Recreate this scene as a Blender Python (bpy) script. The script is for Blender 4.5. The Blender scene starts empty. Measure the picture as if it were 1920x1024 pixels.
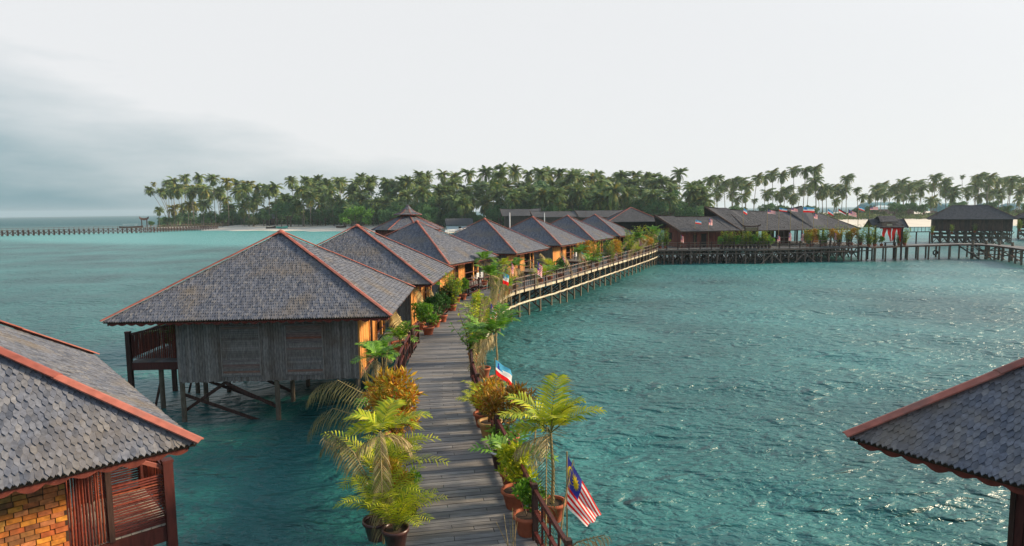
import bpy, math, random
import numpy as np
from mathutils import Vector, Matrix
R = math.radians
rnd = random.Random(7)
C = bpy.context.scene.collection
sc = bpy.context.scene

# ------------------------------------------------------------------ camera
CF, CH, CY0, CROLL = 1200.0, 8.0, 394.0, 0.012
_p = math.atan((512 - CY0) * math.cos(CROLL) / CF)
_F = Vector((0, math.cos(_p), -math.sin(_p)))
_R0 = Vector((1, 0, 0)); _U0 = _R0.cross(_F)
_Rv = math.cos(CROLL) * _R0 - math.sin(CROLL) * _U0
_Uv = math.sin(CROLL) * _R0 + math.cos(CROLL) * _U0
cam = bpy.data.cameras.new('camera'); cam.lens = 36 * CF / 1920; cam.sensor_width = 36
cam.clip_start = 0.1; cam.clip_end = 30000
co = bpy.data.objects.new('camera', cam); C.objects.link(co)
M3 = Matrix((_Rv, _Uv, -_F)).transposed()
co.matrix_world = Matrix.Translation((0, 0, CH)) @ M3.to_4x4()
sc.camera = co

def _ray(px, py): return _F * CF + _Rv * (px - 960) + _Uv * (512 - py)
def at(px, py, z):          # where a survey line from the tower meets height z
    d = _ray(px, py); t = (z - CH) / d.z
    return Vector((d.x * t, d.y * t, z))
def atY(px, py, Y):         # ... meets the vertical plane at distance Y
    d = _ray(px, py); t = Y / d.y
    return Vector((d.x * t, Y, CH + d.z * t))

# ------------------------------------------------------------------ world + sun
SUN_EL, SUN_AZ = R(23), R(82)          # azimuth clockwise from +Y
SD = Vector((math.sin(SUN_AZ) * math.cos(SUN_EL), math.cos(SUN_AZ) * math.cos(SUN_EL), math.sin(SUN_EL)))
w = bpy.data.worlds.new('World'); sc.world = w; w.use_nodes = True
nt = w.node_tree; N = nt.nodes; L = nt.links; N.clear()
def nd(t, **k):
    n = N.new(t)
    for a, b in k.items(): setattr(n, a, b)
    return n
def mth(op, a, b=None, clamp=False):
    n = N.new('ShaderNodeMath'); n.operation = op; n.use_clamp = clamp
    for i, v in enumerate((a, b)):
        if v is None: continue
        if isinstance(v, (int, float)): n.inputs[i].default_value = v
        else: L.new(v, n.inputs[i])
    return n.outputs[0]
tc = nd('ShaderNodeTexCoord'); sp = nd('ShaderNodeSeparateXYZ'); L.new(tc.outputs['Generated'], sp.inputs[0])
mp = nd('ShaderNodeMapping'); mp.inputs['Scale'].default_value = (2.2, 2.2, 10); L.new(tc.outputs['Generated'], mp.inputs[0])
nz = nd('ShaderNodeTexNoise'); nz.inputs['Scale'].default_value = 2.2; nz.inputs['Detail'].default_value = 7; nz.inputs['Roughness'].default_value = .55
L.new(mp.outputs[0], nz.inputs['Vector'])
g = mth('ADD', mth('MULTIPLY', sp.outputs[0], -1.45), 0.20)
g = mth('SUBTRACT', g, mth('MULTIPLY', mth('ABSOLUTE', sp.outputs[2]), 5.3))
g = mth('ADD', g, mth('MULTIPLY', mth('SUBTRACT', nz.outputs[0], .5), .85), True)
mix = nd('ShaderNodeMix', data_type='RGBA'); L.new(g, mix.inputs['Factor'])
mix.inputs['A'].default_value = (.585, .59, .595, 1); mix.inputs['B'].default_value = (.125, .225, .265, 1)
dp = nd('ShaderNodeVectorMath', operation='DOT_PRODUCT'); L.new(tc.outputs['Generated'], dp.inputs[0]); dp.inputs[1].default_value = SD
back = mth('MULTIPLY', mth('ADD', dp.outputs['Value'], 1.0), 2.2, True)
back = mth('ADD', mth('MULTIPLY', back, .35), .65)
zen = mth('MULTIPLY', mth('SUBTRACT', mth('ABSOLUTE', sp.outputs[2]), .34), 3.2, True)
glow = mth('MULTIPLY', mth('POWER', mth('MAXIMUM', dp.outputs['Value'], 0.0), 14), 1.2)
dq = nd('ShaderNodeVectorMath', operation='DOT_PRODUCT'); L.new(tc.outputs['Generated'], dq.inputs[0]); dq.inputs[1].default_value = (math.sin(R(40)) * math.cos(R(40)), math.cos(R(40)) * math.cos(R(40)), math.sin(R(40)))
added_glow = mth('MULTIPLY', mth('POWER', mth('MAXIMUM', dq.outputs['Value'], 0.0), 45), 3.0)      # bright spot added above the frame to brighten the water at right
amp = mth('ADD', mth('ADD', back, glow), added_glow)
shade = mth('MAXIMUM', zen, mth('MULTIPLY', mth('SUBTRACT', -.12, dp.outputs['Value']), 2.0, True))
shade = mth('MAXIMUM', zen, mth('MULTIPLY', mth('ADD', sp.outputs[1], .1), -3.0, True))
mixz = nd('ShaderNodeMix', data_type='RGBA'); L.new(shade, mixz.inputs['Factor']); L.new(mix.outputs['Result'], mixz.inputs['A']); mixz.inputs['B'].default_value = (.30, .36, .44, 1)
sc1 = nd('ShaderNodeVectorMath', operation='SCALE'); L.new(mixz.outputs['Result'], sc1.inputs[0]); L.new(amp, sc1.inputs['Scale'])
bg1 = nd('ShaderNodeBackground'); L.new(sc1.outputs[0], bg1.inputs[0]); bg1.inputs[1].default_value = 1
sky = nd('ShaderNodeTexSky', sky_type='NISHITA', sun_disc=False, sun_elevation=SUN_EL, sun_rotation=SUN_AZ)
bg2 = nd('ShaderNodeBackground'); L.new(sky.outputs[0], bg2.inputs[0]); bg2.inputs[1].default_value = .08
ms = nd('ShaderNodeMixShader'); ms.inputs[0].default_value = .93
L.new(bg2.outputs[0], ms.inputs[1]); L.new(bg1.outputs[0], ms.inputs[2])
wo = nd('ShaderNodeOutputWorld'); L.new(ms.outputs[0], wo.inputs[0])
sl = bpy.data.lights.new('sun', 'SUN'); sl.energy = 4.6; sl.angle = R(9.0); sl.color = (1, .80, .56)
so = bpy.data.objects.new('sun', sl); C.objects.link(so)
so.rotation_euler = SD.to_track_quat('Z', 'Y').to_euler(); so.location = (60, 20, 60)
sc.view_settings.view_transform = 'Standard'; sc.view_settings.look = 'None'
sc.view_settings.exposure = 0.60; sc.view_settings.gamma = 1

# ------------------------------------------------------------------ materials
MATS = {}
def mat(name, cols, rough=.8, noise=8, stretch=(1, 1, 1), amt=.35, bump=.3, bdist=.01, spec=.3, transl=0, metal=0, second=None, isl=True):
    if name in MATS: return MATS[name]
    cols = list(cols) * 2 if len(cols) == 1 else cols
    m = bpy.data.materials.new(name); m.use_nodes = True; t = m.node_tree; n = t.nodes; l = t.links; n.clear()
    out = n.new('ShaderNodeOutputMaterial'); p = n.new('ShaderNodeBsdfPrincipled')
    ramp = n.new('ShaderNodeValToRGB'); el = ramp.color_ramp.elements
    while len(el) < len(cols): el.new(.5)
    for i, c in enumerate(cols):
        el[i].position = i / max(1, len(cols) - 1); el[i].color = (*c, 1)
    if isl:
        ge = n.new('ShaderNodeNewGeometry'); l.new(ge.outputs['Random Per Island'], ramp.inputs[0])
    tcn = n.new('ShaderNodeTexCoord'); mpn = n.new('ShaderNodeMapping'); mpn.inputs['Scale'].default_value = stretch
    l.new(tcn.outputs['Object'], mpn.inputs[0])
    no = n.new('ShaderNodeTexNoise'); no.inputs['Scale'].default_value = noise; no.inputs['Detail'].default_value = 5
    l.new(mpn.outputs[0], no.inputs['Vector'])
    if not isl: l.new(no.outputs[0], ramp.inputs[0])
    mr = n.new('ShaderNodeMapRange'); mr.inputs['From Min'].default_value = .25; mr.inputs['From Max'].default_value = .75
    mr.inputs['To Min'].default_value = 1 - amt; mr.inputs['To Max'].default_value = 1 + amt; l.new(no.outputs[0], mr.inputs[0])
    vm = n.new('ShaderNodeVectorMath'); vm.operation = 'SCALE'; l.new(ramp.outputs[0], vm.inputs[0]); l.new(mr.outputs[0], vm.inputs['Scale'])
    colo = vm.outputs[0]
    if second:                      # large patches of a second colour (stains, moss, fading)
        n2 = n.new('ShaderNodeTexNoise'); n2.inputs['Scale'].default_value = second[1]; n2.inputs['Detail'].default_value = 4
        l.new(tcn.outputs['Object'], n2.inputs['Vector'])
        m2 = n.new('ShaderNodeMapRange'); m2.inputs['From Min'].default_value = .5; m2.inputs['From Max'].default_value = .72; m2.inputs['To Max'].default_value = second[2]
        l.new(n2.outputs[0], m2.inputs[0])
        mx = n.new('ShaderNodeMix'); mx.data_type = 'RGBA'; l.new(m2.outputs[0], mx.inputs['Factor']); l.new(colo, mx.inputs['A']); mx.inputs['B'].default_value = (*second[0], 1)
        colo = mx.outputs['Result']
    l.new(colo, p.inputs['Base Color']); p.inputs['Roughness'].default_value = rough
    p.inputs['Specular IOR Level'].default_value = spec; p.inputs['Metallic'].default_value = metal
    if bump:
        b = n.new('ShaderNodeBump'); b.inputs['Strength'].default_value = bump; b.inputs['Distance'].default_value = bdist
        l.new(no.outputs[0], b.inputs['Height']); l.new(b.outputs[0], p.inputs['Normal'])
    sh = p.outputs[0]
    if transl:
        tr = n.new('ShaderNodeBsdfTranslucent'); l.new(colo, tr.inputs[0]); mxs = n.new('ShaderNodeMixShader'); mxs.inputs[0].default_value = transl
        l.new(sh, mxs.inputs[1]); l.new(tr.outputs[0], mxs.inputs[2]); sh = mxs.outputs[0]
    l.new(sh, out.inputs[0]); MATS[name] = m
    return m
mat('shingle', [(.075, .086, .112), (.12, .132, .165), (.165, .175, .205), (.10, .108, .13), (.205, .205, .215)], .8, 14, amt=.3, second=((.20, .16, .11), .6, .75), bump=.5)
mat('shingle_far', [(.052, .054, .062), (.085, .086, .094), (.066, .067, .073)], .85, 6, amt=.25)
mat('under', [(.05, .03, .02)], .9)
mat('cap', [(.30, .085, .06), (.37, .12, .085), (.25, .07, .05)], .65, 5, amt=.3, second=((.20, .11, .09), 1.6, .75))
mat('fascia', [(.20, .04, .025), (.13, .03, .02)], .7, 6, amt=.4)
mat('slat_grey', [(.16, .135, .12), (.22, .195, .18), (.29, .26, .24), (.18, .165, .16)], .85, 10, (3, 3, .6), .45, second=((.13, .075, .04), .8, .6))
mat('slat_red', [(.25, .10, .065), (.18, .15, .145), (.30, .14, .09), (.19, .17, .165)], .8, 10, (.6, .6, 3), .4)
mat('slat_gold', [(.60, .25, .06), (.68, .32, .085), (.52, .20, .05)], .7, 7, (3, 3, .5), .35, second=((.30, .11, .03), 1.1, .5))
mat('brick_gold', [(.58, .17, .03), (.66, .27, .04), (.40, .09, .025), (.62, .22, .08), (.20, .07, .03), (.52, .24, .05)], .7, 12, (1, 1, 1), .45, second=((.16, .12, .05), 1.8, .55))
mat('wood_dark', [(.045, .022, .016), (.065, .035, .028)], .75, 6, (4, 4, .5), .4)
mat('wood_red', [(.12, .024, .018), (.09, .02, .015), (.075, .02, .016)], .55, 6, (4, 4, .5), .4, spec=.4)
mat('bamboo_red', [(.20, .035, .016), (.12, .022, .014), (.08, .016, .011), (.27, .065, .028)], .5, 9, (2, 2, 2), .45, spec=.4)
mat('plank', [(.115, .115, .12), (.19, .185, .185), (.25, .24, .23), (.155, .15, .15), (.22, .195, .165)], .75, 5, (.6, 5, 1), .35, second=((.12, .12, .125), .45, .5), bump=.6)
mat('plank_light', [(.42, .36, .29), (.50, .44, .36)], .8, 5)
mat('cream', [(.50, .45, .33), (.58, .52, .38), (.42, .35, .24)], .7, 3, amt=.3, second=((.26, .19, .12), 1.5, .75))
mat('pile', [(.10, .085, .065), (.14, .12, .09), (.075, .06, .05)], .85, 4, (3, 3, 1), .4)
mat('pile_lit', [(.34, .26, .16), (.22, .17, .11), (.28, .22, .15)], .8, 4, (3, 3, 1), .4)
mat('white', [(.75, .75, .75)], .5, amt=.08)
mat('terracotta', [(.42, .12, .055), (.36, .10, .05)], .7, 6, amt=.25)
mat('pot_dark', [(.07, .03, .025)], .35, amt=.2, spec=.5)
mat('pot_yellow', [(.45, .27, .10)], .6, amt=.25)
mat('soil', [(.05, .035, .025)], .95, 20)
mat('leaf_lime', [(.24, .36, .01), (.46, .52, .015), (.60, .58, .025), (.15, .28, .01), (.66, .60, .05)], .5, 3, amt=.2, bump=0, spec=.4, transl=.35)
mat('leaf_green', [(.05, .17, .01), (.12, .29, .015), (.22, .40, .02), (.06, .20, .02)], .45, 3, amt=.2, bump=0, spec=.45, transl=.3)
mat('leaf_dark', [(.025, .08, .02), (.04, .12, .02), (.07, .16, .03)], .5, 3, amt=.2, bump=0, transl=.2)
mat('croton', [(.40, .11, .01), (.58, .27, .015), (.50, .36, .02), (.20, .22, .015), (.62, .38, .03), (.30, .07, .01)], .45, 3, amt=.2, bump=0, spec=.4, transl=.25)
mat('croton_dark', [(.10, .09, .015), (.34, .13, .015), (.18, .17, .02), (.45, .22, .02), (.13, .045, .015)], .45, 3, amt=.2, bump=0, transl=.2)
mat('dried', [(.38, .28, .13), (.52, .42, .22), (.26, .19, .09), (.30, .27, .11)], .7, 3, amt=.2, bump=0, transl=.25)
mat('dried_gold', [(.55, .40, .14), (.62, .48, .20), (.40, .28, .09)], .6, 3, amt=.2, bump=0, transl=.25)
mat('dried_olive', [(.15, .15, .05), (.24, .22, .09), (.10, .11, .04), (.30, .26, .12)], .6, 3, amt=.2, bump=0, transl=.25)
mat('palm_leaf', [(.07, .14, .05), (.12, .20, .06), (.18, .25, .06), (.28, .29, .07)], .5, 1, amt=.15, bump=0, transl=.25)
mat('palm_yellow', [(.24, .22, .04), (.38, .30, .05), (.14, .20, .04), (.09, .15, .03)], .5, 1, amt=.15, bump=0, transl=.25)
mat('palm_trunk', [(.22, .19, .15), (.17, .15, .12)], .9, 3, amt=.3)
mat('tree_leaf', [(.05, .13, .05), (.085, .19, .06), (.13, .24, .065)], .6, 1, amt=.2, bump=0, transl=.2)
mat('tree_bright', [(.07, .21, .02), (.13, .30, .03), (.19, .37, .04), (.05, .15, .025)], .6, 1, amt=.2, bump=0, transl=.25)
mat('scrub', [(.08, .14, .045), (.13, .19, .06), (.18, .19, .08), (.07, .12, .045)], .7, 1, amt=.2, bump=0, transl=.15)
mat('palm_under', [(.045, .12, .05), (.08, .17, .06), (.12, .21, .065), (.05, .10, .04)], .6, 1, amt=.2, bump=0, transl=.2)
mat('bark', [(.12, .09, .06)], .9, 3)
mat('sand', [(.58, .52, .43), (.70, .64, .54), (.50, .44, .35)], .9, .08, amt=.12, isl=False)
mat('teal_roof', [(.05, .16, .17), (.06, .19, .20)], .5, .5, amt=.15)
mat('tin', [(.30, .30, .31), (.22, .22, .23)], .5, 1)
mat('wall_red', [(.15, .042, .03), (.19, .055, .035), (.11, .035, .028)], .8, 3, (2, 2, .5), .35)
mat('wall_brown', [(.075, .05, .042), (.10, .062, .05), (.06, .045, .04)], .85, 3, (2, 2, .5), .35)
mat('dark', [(.012, .010, .010)], .9, bump=0)
mat('green_boat', [(.10, .42, .33)], .5, amt=.1)
mat('metal', [(.45, .46, .48)], .35, metal=.6)
mat('skin', [(.35, .2, .13)], .6); mat('cloth_dark', [(.06, .06, .09)], .8)
mat('f_red', [(.80, .02, .02)], .7, amt=.1, bump=0, transl=.5 , isl=False); mat('f_white', [(.92, .90, .88)], .7, amt=.05, bump=0, transl=.5 , isl=False)
mat('f_blue', [(.04, .05, .34)], .7, amt=.1, bump=0, transl=.5 , isl=False); mat('f_yellow', [(.80, .58, .02)], .7, amt=.1, bump=0, transl=.3, isl=False)
mat('f_cyan', [(.10, .42, .66)], .7, amt=.1, bump=0, transl=.5 , isl=False); mat('f_black', [(.02, .02, .02)], .7, bump=0, isl=False)
mat('cloth_red', [(.75, .02, .012)], .7, 3, amt=.15, bump=0, transl=.3)

# ------------------------------------------------------------------ mesh builder
class MB:
    def __init__(s): s.v = []; s.f = []; s.m = []; s.ms = []
    def mi(s, name):
        if name not in s.ms: s.ms.append(name)
        return s.ms.index(name)
    def add(s, vs, fs, m):
        o = len(s.v); k = s.mi(m); s.v.extend([tuple(q) for q in vs]); s.f.extend([tuple(i + o for i in f) for f in fs]); s.m.extend([k] * len(fs))
    def box(s, c, d, m, rz=0):
        cx, cy, cz = c; x, y, z = d[0] / 2, d[1] / 2, d[2] / 2; ca, sa = math.cos(rz), math.sin(rz)
        vs = [(cx + a * x * ca - b * y * sa, cy + a * x * sa + b * y * ca, cz + e * z) for e in (-1, 1) for a, b in ((-1, -1), (1, -1), (1, 1), (-1, 1))]
        s.add(vs, [(0, 3, 2, 1), (4, 5, 6, 7), (0, 1, 5, 4), (1, 2, 6, 5), (2, 3, 7, 6), (3, 0, 4, 7)], m)
    def beam(s, a, b, wd, h, m, up=(0, 0, 1)):
        a = Vector(a); b = Vector(b); d = (b - a).normalized(); up = Vector(up)
        r = d.cross(up)
        if r.length < 1e-4: r = d.cross(Vector((0, 1, 0)))
        r.normalize(); u = r.cross(d)
        vs = [p + r * (i * wd / 2) + u * (j * h / 2) for p in (a, b) for i, j in ((-1, -1), (1, -1), (1, 1), (-1, 1))]
        s.add(vs, [(0, 1, 2, 3), (4, 7, 6, 5), (0, 4, 5, 1), (1, 5, 6, 2), (2, 6, 7, 3), (3, 7, 4, 0)], m)
    def tube(s, pts, rad, m, n=8, cap=True):
        pts = [Vector(p) for p in pts]; k = len(pts)
        if not isinstance(rad, (list, tuple)): rad = [rad] * k
        vs = []; ref = Vector((.31, .2, .93))
        for i, p in enumerate(pts):
            d = (pts[min(i + 1, k - 1)] - pts[max(i - 1, 0)]).normalized()
            q = ref if abs(d.dot(ref)) < .93 else Vector((1, 0, 0))
            a = d.cross(q).normalized(); b = d.cross(a)
            for j in range(n):
                t = 2 * math.pi * j / n; vs.append(p + (a * math.cos(t) + b * math.sin(t)) * rad[i])
        fs = [(i * n + j, i * n + (j + 1) % n, (i + 1) * n + (j + 1) % n, (i + 1) * n + j) for i in range(k - 1) for j in range(n)]
        if cap: fs += [tuple(range(n))[::-1], tuple((k - 1) * n + j for j in range(n))]
        s.add(vs, fs, m)
    def lathe(s, prof, c, m, n=16):
        vs = []; k = len(prof)
        for r_, z in prof:
            for j in range(n):
                t = 2 * math.pi * j / n; vs.append((c[0] + r_ * math.cos(t), c[1] + r_ * math.sin(t), c[2] + z))
        fs = [(i * n + j, i * n + (j + 1) % n, (i + 1) * n + (j + 1) % n, (i + 1) * n + j) for i in range(k - 1) for j in range(n)]
        s.add(vs, fs, m)
    def xf(s, mtx):
        s.v = [tuple(mtx @ Vector(p)) for p in s.v]; return s
    def mesh(s, name, smooth=False):
        me = bpy.data.meshes.new(name); me.from_pydata(s.v, [], s.f)
        for q in s.ms: me.materials.append(MATS[q])
        me.polygons.foreach_set('material_index', s.m)
        if smooth: me.polygons.foreach_set('use_smooth', [True] * len(s.f))
        me.update(); return me
    def build(s, name, parent=None, smooth=False):
        return link(name, s.mesh(name, smooth), parent)
def link(name, me, parent=None):
    o = bpy.data.objects.new(name, me); C.objects.link(o)
    if parent: o.parent = parent
    return o
def tag(o, label=None, cat=None, group=None, kind=None):
    for k, v in (('label', label), ('category', cat), ('group', group), ('kind', kind)):
        if v: o[k] = v
    return o
def thing(name, label, cat, loc=(0, 0, 0), rz=0, group=None):
    o = bpy.data.objects.new(name, None); C.objects.link(o); o.location = loc; o.rotation_euler = (0, 0, rz); o.empty_display_size = .3
    return tag(o, label, cat, group)
def copy_tree(o, parent=None):
    c = o.copy(); C.objects.link(c); c.parent = parent
    for ch in list(o.children): copy_tree(ch, c)
    return c

# ------------------------------------------------------------------ water
def fbm_dir(n, seed):
    r = random.Random(seed); out = []
    for i in range(n):
        lam = 0.9 * (1.33 ** i) * r.uniform(.9, 1.1); a = R(r.uniform(35, 115)); out.append((2 * math.pi / lam, a, r.uniform(0, 6.28), lam))
    return out
def water():
    ang = list(np.linspace(-52, 52, 330)) + list(np.linspace(52, 308, 42))[1:-1]
    ang = np.radians(np.array(ang)); nr = 620
    rad = 1.2 * (5500 / 1.2) ** (np.linspace(0, 1, nr) ** 1.0)
    A, Rr = np.meshgrid(ang, rad); X = Rr * np.sin(A); Y = Rr * np.cos(A)
    step = Rr * max(math.log(9000 / 1.2) / nr, .0055)
    Z = np.zeros_like(X)
    wx = X + .5 * np.sin(Y * .6 + .3 * X) + .8 * np.sin(X * .23 + 1); wy = Y + .5 * np.sin(X * .7) + .7 * np.sin(Y * .31 - .4 * X)
    for k, a, ph, lam in fbm_dir(10, 3):
        am = .013 * lam ** .7; fade = np.clip((lam / step - 3) / 4, 0, 1)
        s_ = np.sin(k * (wx * math.cos(a) + wy * math.sin(a)) + ph); Z += am * fade * (s_ - .35 * s_ * s_)
    infront = np.abs(A) < R(60); Z *= infront
    na = len(ang); V = np.stack([X, Y, Z], -1).reshape(-1, 3); V = np.vstack([V, [[0, 0, 0]]])
    i, j = np.meshgrid(np.arange(nr - 1), np.arange(na), indexing='ij'); j2 = (j + 1) % na
    Fq = np.stack([i * na + j, (i + 1) * na + j, (i + 1) * na + j2, i * na + j2], -1).reshape(-1, 4)[:, ::-1]
    faces = Fq.tolist() + [(na * nr, q, (q + 1) % na) for q in range(na)]
    me = bpy.data.meshes.new('water'); me.from_pydata(V.tolist(), [], faces)
    me.polygons.foreach_set('use_smooth', [True] * len(faces))
    # depth of the sea bed: shallow flat along the island, deep channel elsewhere
    x, y = V[:, 0], V[:, 1]
    d = -(.53 * (x + 60) + .847 * (y - 275)); wob = 8 * np.sin(x * .03) + 6 * np.sin(y * .05 + x * .02)
    sh = np.clip((d + 10) / 10, 0, 1) * np.clip((128 + wob + x * .10 - d) / 22, 0, 1)
    beyond = np.clip(((y - 262) - .56 * (x + 206) - 10) / 30, 0, 1) * (x < -20)
    sh = sh * (1 - beyond) * np.clip((-x + 60) / 80, 0, 1)
    sh = np.maximum(sh, np.clip(1 - np.abs(y - 200) / 60, 0, 1) * .9 * np.clip((x - 60) / 50, 0, 1))
    deep = np.clip((y - 330) / 200, 0, 1)
    at1 = me.attributes.new('shallow', 'FLOAT', 'POINT'); at1.data.foreach_set('value', sh.astype(np.float32))
    at2 = me.attributes.new('deep', 'FLOAT', 'POINT'); at2.data.foreach_set('value', deep.astype(np.float32))
    m = bpy.data.materials.new('sea_water'); m.use_nodes = True; t = m.node_tree; n = t.nodes; l = t.links; p = n['Principled BSDF']
    a1 = n.new('ShaderNodeAttribute'); a1.attribute_name = 'shallow'; a2 = n.new('ShaderNodeAttribute'); a2.attribute_name = 'deep'
    tcn = n.new('ShaderNodeTexCoord')
    n1 = n.new('ShaderNodeTexNoise'); n1.inputs['Scale'].default_value = .07; n1.inputs['Detail'].default_value = 4; l.new(tcn.outputs['Object'], n1.inputs['Vector'])
    r1 = n.new('ShaderNodeValToRGB'); l.new(n1.outputs[0], r1.inputs[0]); e = r1.color_ramp.elements
    e[0].position = .35; e[0].color = (.008, .088, .088, 1); e[1].position = .70; e[1].color = (.034, .205, .20, 1)
    mx = n.new('ShaderNodeMix'); mx.data_type = 'RGBA'; l.new(a1.outputs['Fac'], mx.inputs['Factor']); l.new(r1.outputs[0], mx.inputs['A']); mx.inputs['B'].default_value = (.07, .33, .32, 1)
    mx2 = n.new('ShaderNodeMix'); mx2.data_type = 'RGBA'; l.new(a2.outputs['Fac'], mx2.inputs['Factor']); l.new(mx.outputs['Result'], mx2.inputs['A']); mx2.inputs['B'].default_value = (.01, .10, .115, 1)
    l.new(mx2.outputs['Result'], p.inputs['Base Color'])
    p.inputs['IOR'].default_value = 1.333
    for nm_, v0, v1 in (('Roughness', .34, .4), ('Specular IOR Level', .75, .12)):   # far off the wave faces turn away from the eye
        mr = n.new('ShaderNodeMapRange'); l.new(a2.outputs['Fac'], mr.inputs[0]); mr.inputs['To Min'].default_value = v0; mr.inputs['To Max'].default_value = v1; l.new(mr.outputs[0], p.inputs[nm_])
    mpn = n.new('ShaderNodeMapping'); mpn.inputs['Scale'].default_value = (.7, 1.35, 1); mpn.inputs['Rotation'].default_value = (0, 0, R(-14)); l.new(tcn.outputs['Object'], mpn.inputs[0])
    b1 = n.new('ShaderNodeTexNoise'); b1.noise_type = 'RIDGED_MULTIFRACTAL'; b1.inputs['Scale'].default_value = 1.15; b1.inputs['Detail'].default_value = 4; b1.inputs['Distortion'].default_value = .5; b1.inputs['Roughness'].default_value = .5; l.new(mpn.outputs[0], b1.inputs['Vector'])
    b2 = n.new('ShaderNodeTexNoise'); b2.inputs['Scale'].default_value = 4.0; b2.inputs['Detail'].default_value = 3; b2.inputs['Distortion'].default_value = .4; l.new(mpn.outputs[0], b2.inputs['Vector'])
    bp1 = n.new('ShaderNodeBump'); bp1.inputs['Strength'].default_value = 1; bp1.inputs['Distance'].default_value = .40; l.new(b1.outputs[0], bp1.inputs['Height'])
    bp2 = n.new('ShaderNodeBump'); bp2.inputs['Strength'].default_value = 1; bp2.inputs['Distance'].default_value = .22; l.new(b2.outputs[0], bp2.inputs['Height']); l.new(bp1.outputs[0], bp2.inputs['Normal'])
    b3 = n.new('ShaderNodeTexNoise'); b3.inputs['Scale'].default_value = .16; b3.inputs['Detail'].default_value = 3; l.new(tcn.outputs['Object'], b3.inputs['Vector'])   # wind lanes: calmer and rougher water
    m3 = n.new('ShaderNodeMapRange'); m3.inputs['From Min'].default_value = .35; m3.inputs['From Max'].default_value = .65; m3.inputs['To Min'].default_value = .8; m3.inputs['To Max'].default_value = 1.0; l.new(b3.outputs[0], m3.inputs[0])
    l.new(m3.outputs[0], bp2.inputs['Strength']); l.new(m3.outputs[0], bp1.inputs['Strength'])
    l.new(bp2.outputs[0], p.inputs['Normal'])
    me.materials.append(m); o = link('water', me); tag(o, 'rippled turquoise sea water', 'sea', kind='structure')
water()

# ------------------------------------------------------------------ island ground
SHORE = [(-222, 385), (-200, 362), (-175, 338), (-152, 326), (-116, 310), (-85, 292), (-60, 277), (-20, 250), (20, 232), (60, 225), (100, 228), (140, 232), (190, 225), (260, 210), (420, 200)]
def shore_y(x):
    for (a, b), (c, d) in zip(SHORE, SHORE[1:]):
        if a <= x <= c: return b + (d - b) * (x - a) / (c - a)
    return SHORE[0][1] if x < SHORE[0][0] else SHORE[-1][1]
def land_z(x, y):
    d = y - shore_y(x) + 26 * max(0, min(1, (x + 172) / 25, (-28 - x) / 30)) - 2 * math.sin(x * .11) - 1.2 * math.sin(x * .31)
    e = min(d * .8, (x + 218) * 1.0 + (y - 385) * -.15)
    z = -.35 + .05 * max(-6, min(e, 45))
    return z
def island():
    xs = np.arange(-235, 430, 4.0); ys = np.arange(180, 640, 5.0); V = []; Fs = []
    for y in ys:
        for x in xs: V.append((x, y, land_z(x, y) + .12 * math.sin(x * .2) * math.sin(y * .17)))
    n = len(xs)
    for i in range(len(ys) - 1):
        for j in range(n - 1): Fs.append((i * n + j, i * n + j + 1, (i + 1) * n + j + 1, (i + 1) * n + j))
    mb = MB(); mb.add(V, Fs, 'sand'); tag(mb.build('beach', smooth=True), 'pale sand beach and ground of the island', 'beach', kind='structure')
island()

# ------------------------------------------------------------------ shingled roof pieces
def slope(mb, a, b, c, d, w_, ex, m='shingle', jit=1.0, under='under'):
    """a,b eave corners; c,d upper corners (c above a, d above b)"""
    a, b, c, d = map(Vector, (a, b, c, d)); e = (b - a).normalized(); mid = ((c + d) / 2 - (a + b) / 2)
    nrm = e.cross(mid).normalized()
    if nrm.z < 0: nrm = -nrm
    s = nrm.cross(e); 
    if s.dot(mid) < 0: s = -s
    H = (c - a).dot(s); rows = int(H / ex); rows = max(rows, 1); ex = H / rows
    ln = ex * 1.9; vs = []; fs = []
    for i in range(-1, rows):
        t0 = i * ex; k = max(0, t0) / H
        Lp = a + (c - a) * k; Rp = b + (d - b) * k; x0 = (Lp - a).dot(e); x1 = (Rp - a).dot(e)
        if i < 0: t0 = -.04
        nsh = int((x1 - x0) / w_) + 1; off = (i % 2) * .5 * w_
        for j in range(-1, nsh + 1):
            xc = x0 - (x0 % w_) + j * w_ + off + rnd.uniform(-.03, .03) * w_
            if xc < x0 - .03 or xc > x1 + .03: continue
            jj = min(1, w_ / .12); tt = t0 + rnd.uniform(-.009, .009) * jj; lift = rnd.uniform(.026, .052) * jj; th = .014 * jj
            if rnd.random() < .012: tt -= rnd.uniform(.01, .035); lift *= 1.4
            g_ = w_ * .485; tw = rnd.uniform(-.005, .005) * jj
            top = min(tt + ln, H - .01)
            kk = top / H
            def P(x, t, up):
                q = min(max(t, 0), H) / H; xl = (c - a).dot(e) * q + .015; xr = (b - a).dot(e) + (d - b).dot(e) * q - .015
                return a + e * min(max(x, xl), xr) + s * t + nrm * up
            o = len(vs)
            up = [P(xc - g_, top, .006), P(xc + g_, top, .006), P(xc + g_, tt + ex * .48, lift * .85 + tw), P(xc, tt - .0, lift), P(xc - g_, tt + ex * .48, lift * .85 - tw)]
            vs += up + [p - nrm * (th + .01) for p in up[1:]] 
            fs += [(o, o + 4, o + 3, o + 2, o + 1), (o + 2, o + 3, o + 7, o + 6), (o + 3, o + 4, o + 8, o + 7), (o + 1, o + 2, o + 6, o + 5), (o + 4, o, o + 5, o + 8) if False else (o + 4, o, o + 8)]
    mb.add(vs, fs, m)
    if m == 'shingle_far': under = m
    nn = nrm * .005; dd = nrm * .07
    mb.add([a - nn, b - nn, d - nn, c - nn, a - dd, b - dd, d - dd, c - dd], [(0, 1, 2, 3), (7, 6, 5, 4), (0, 4, 5, 1), (1, 5, 6, 2), (2, 6, 7, 3), (3, 7, 4, 0)], under)
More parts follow.
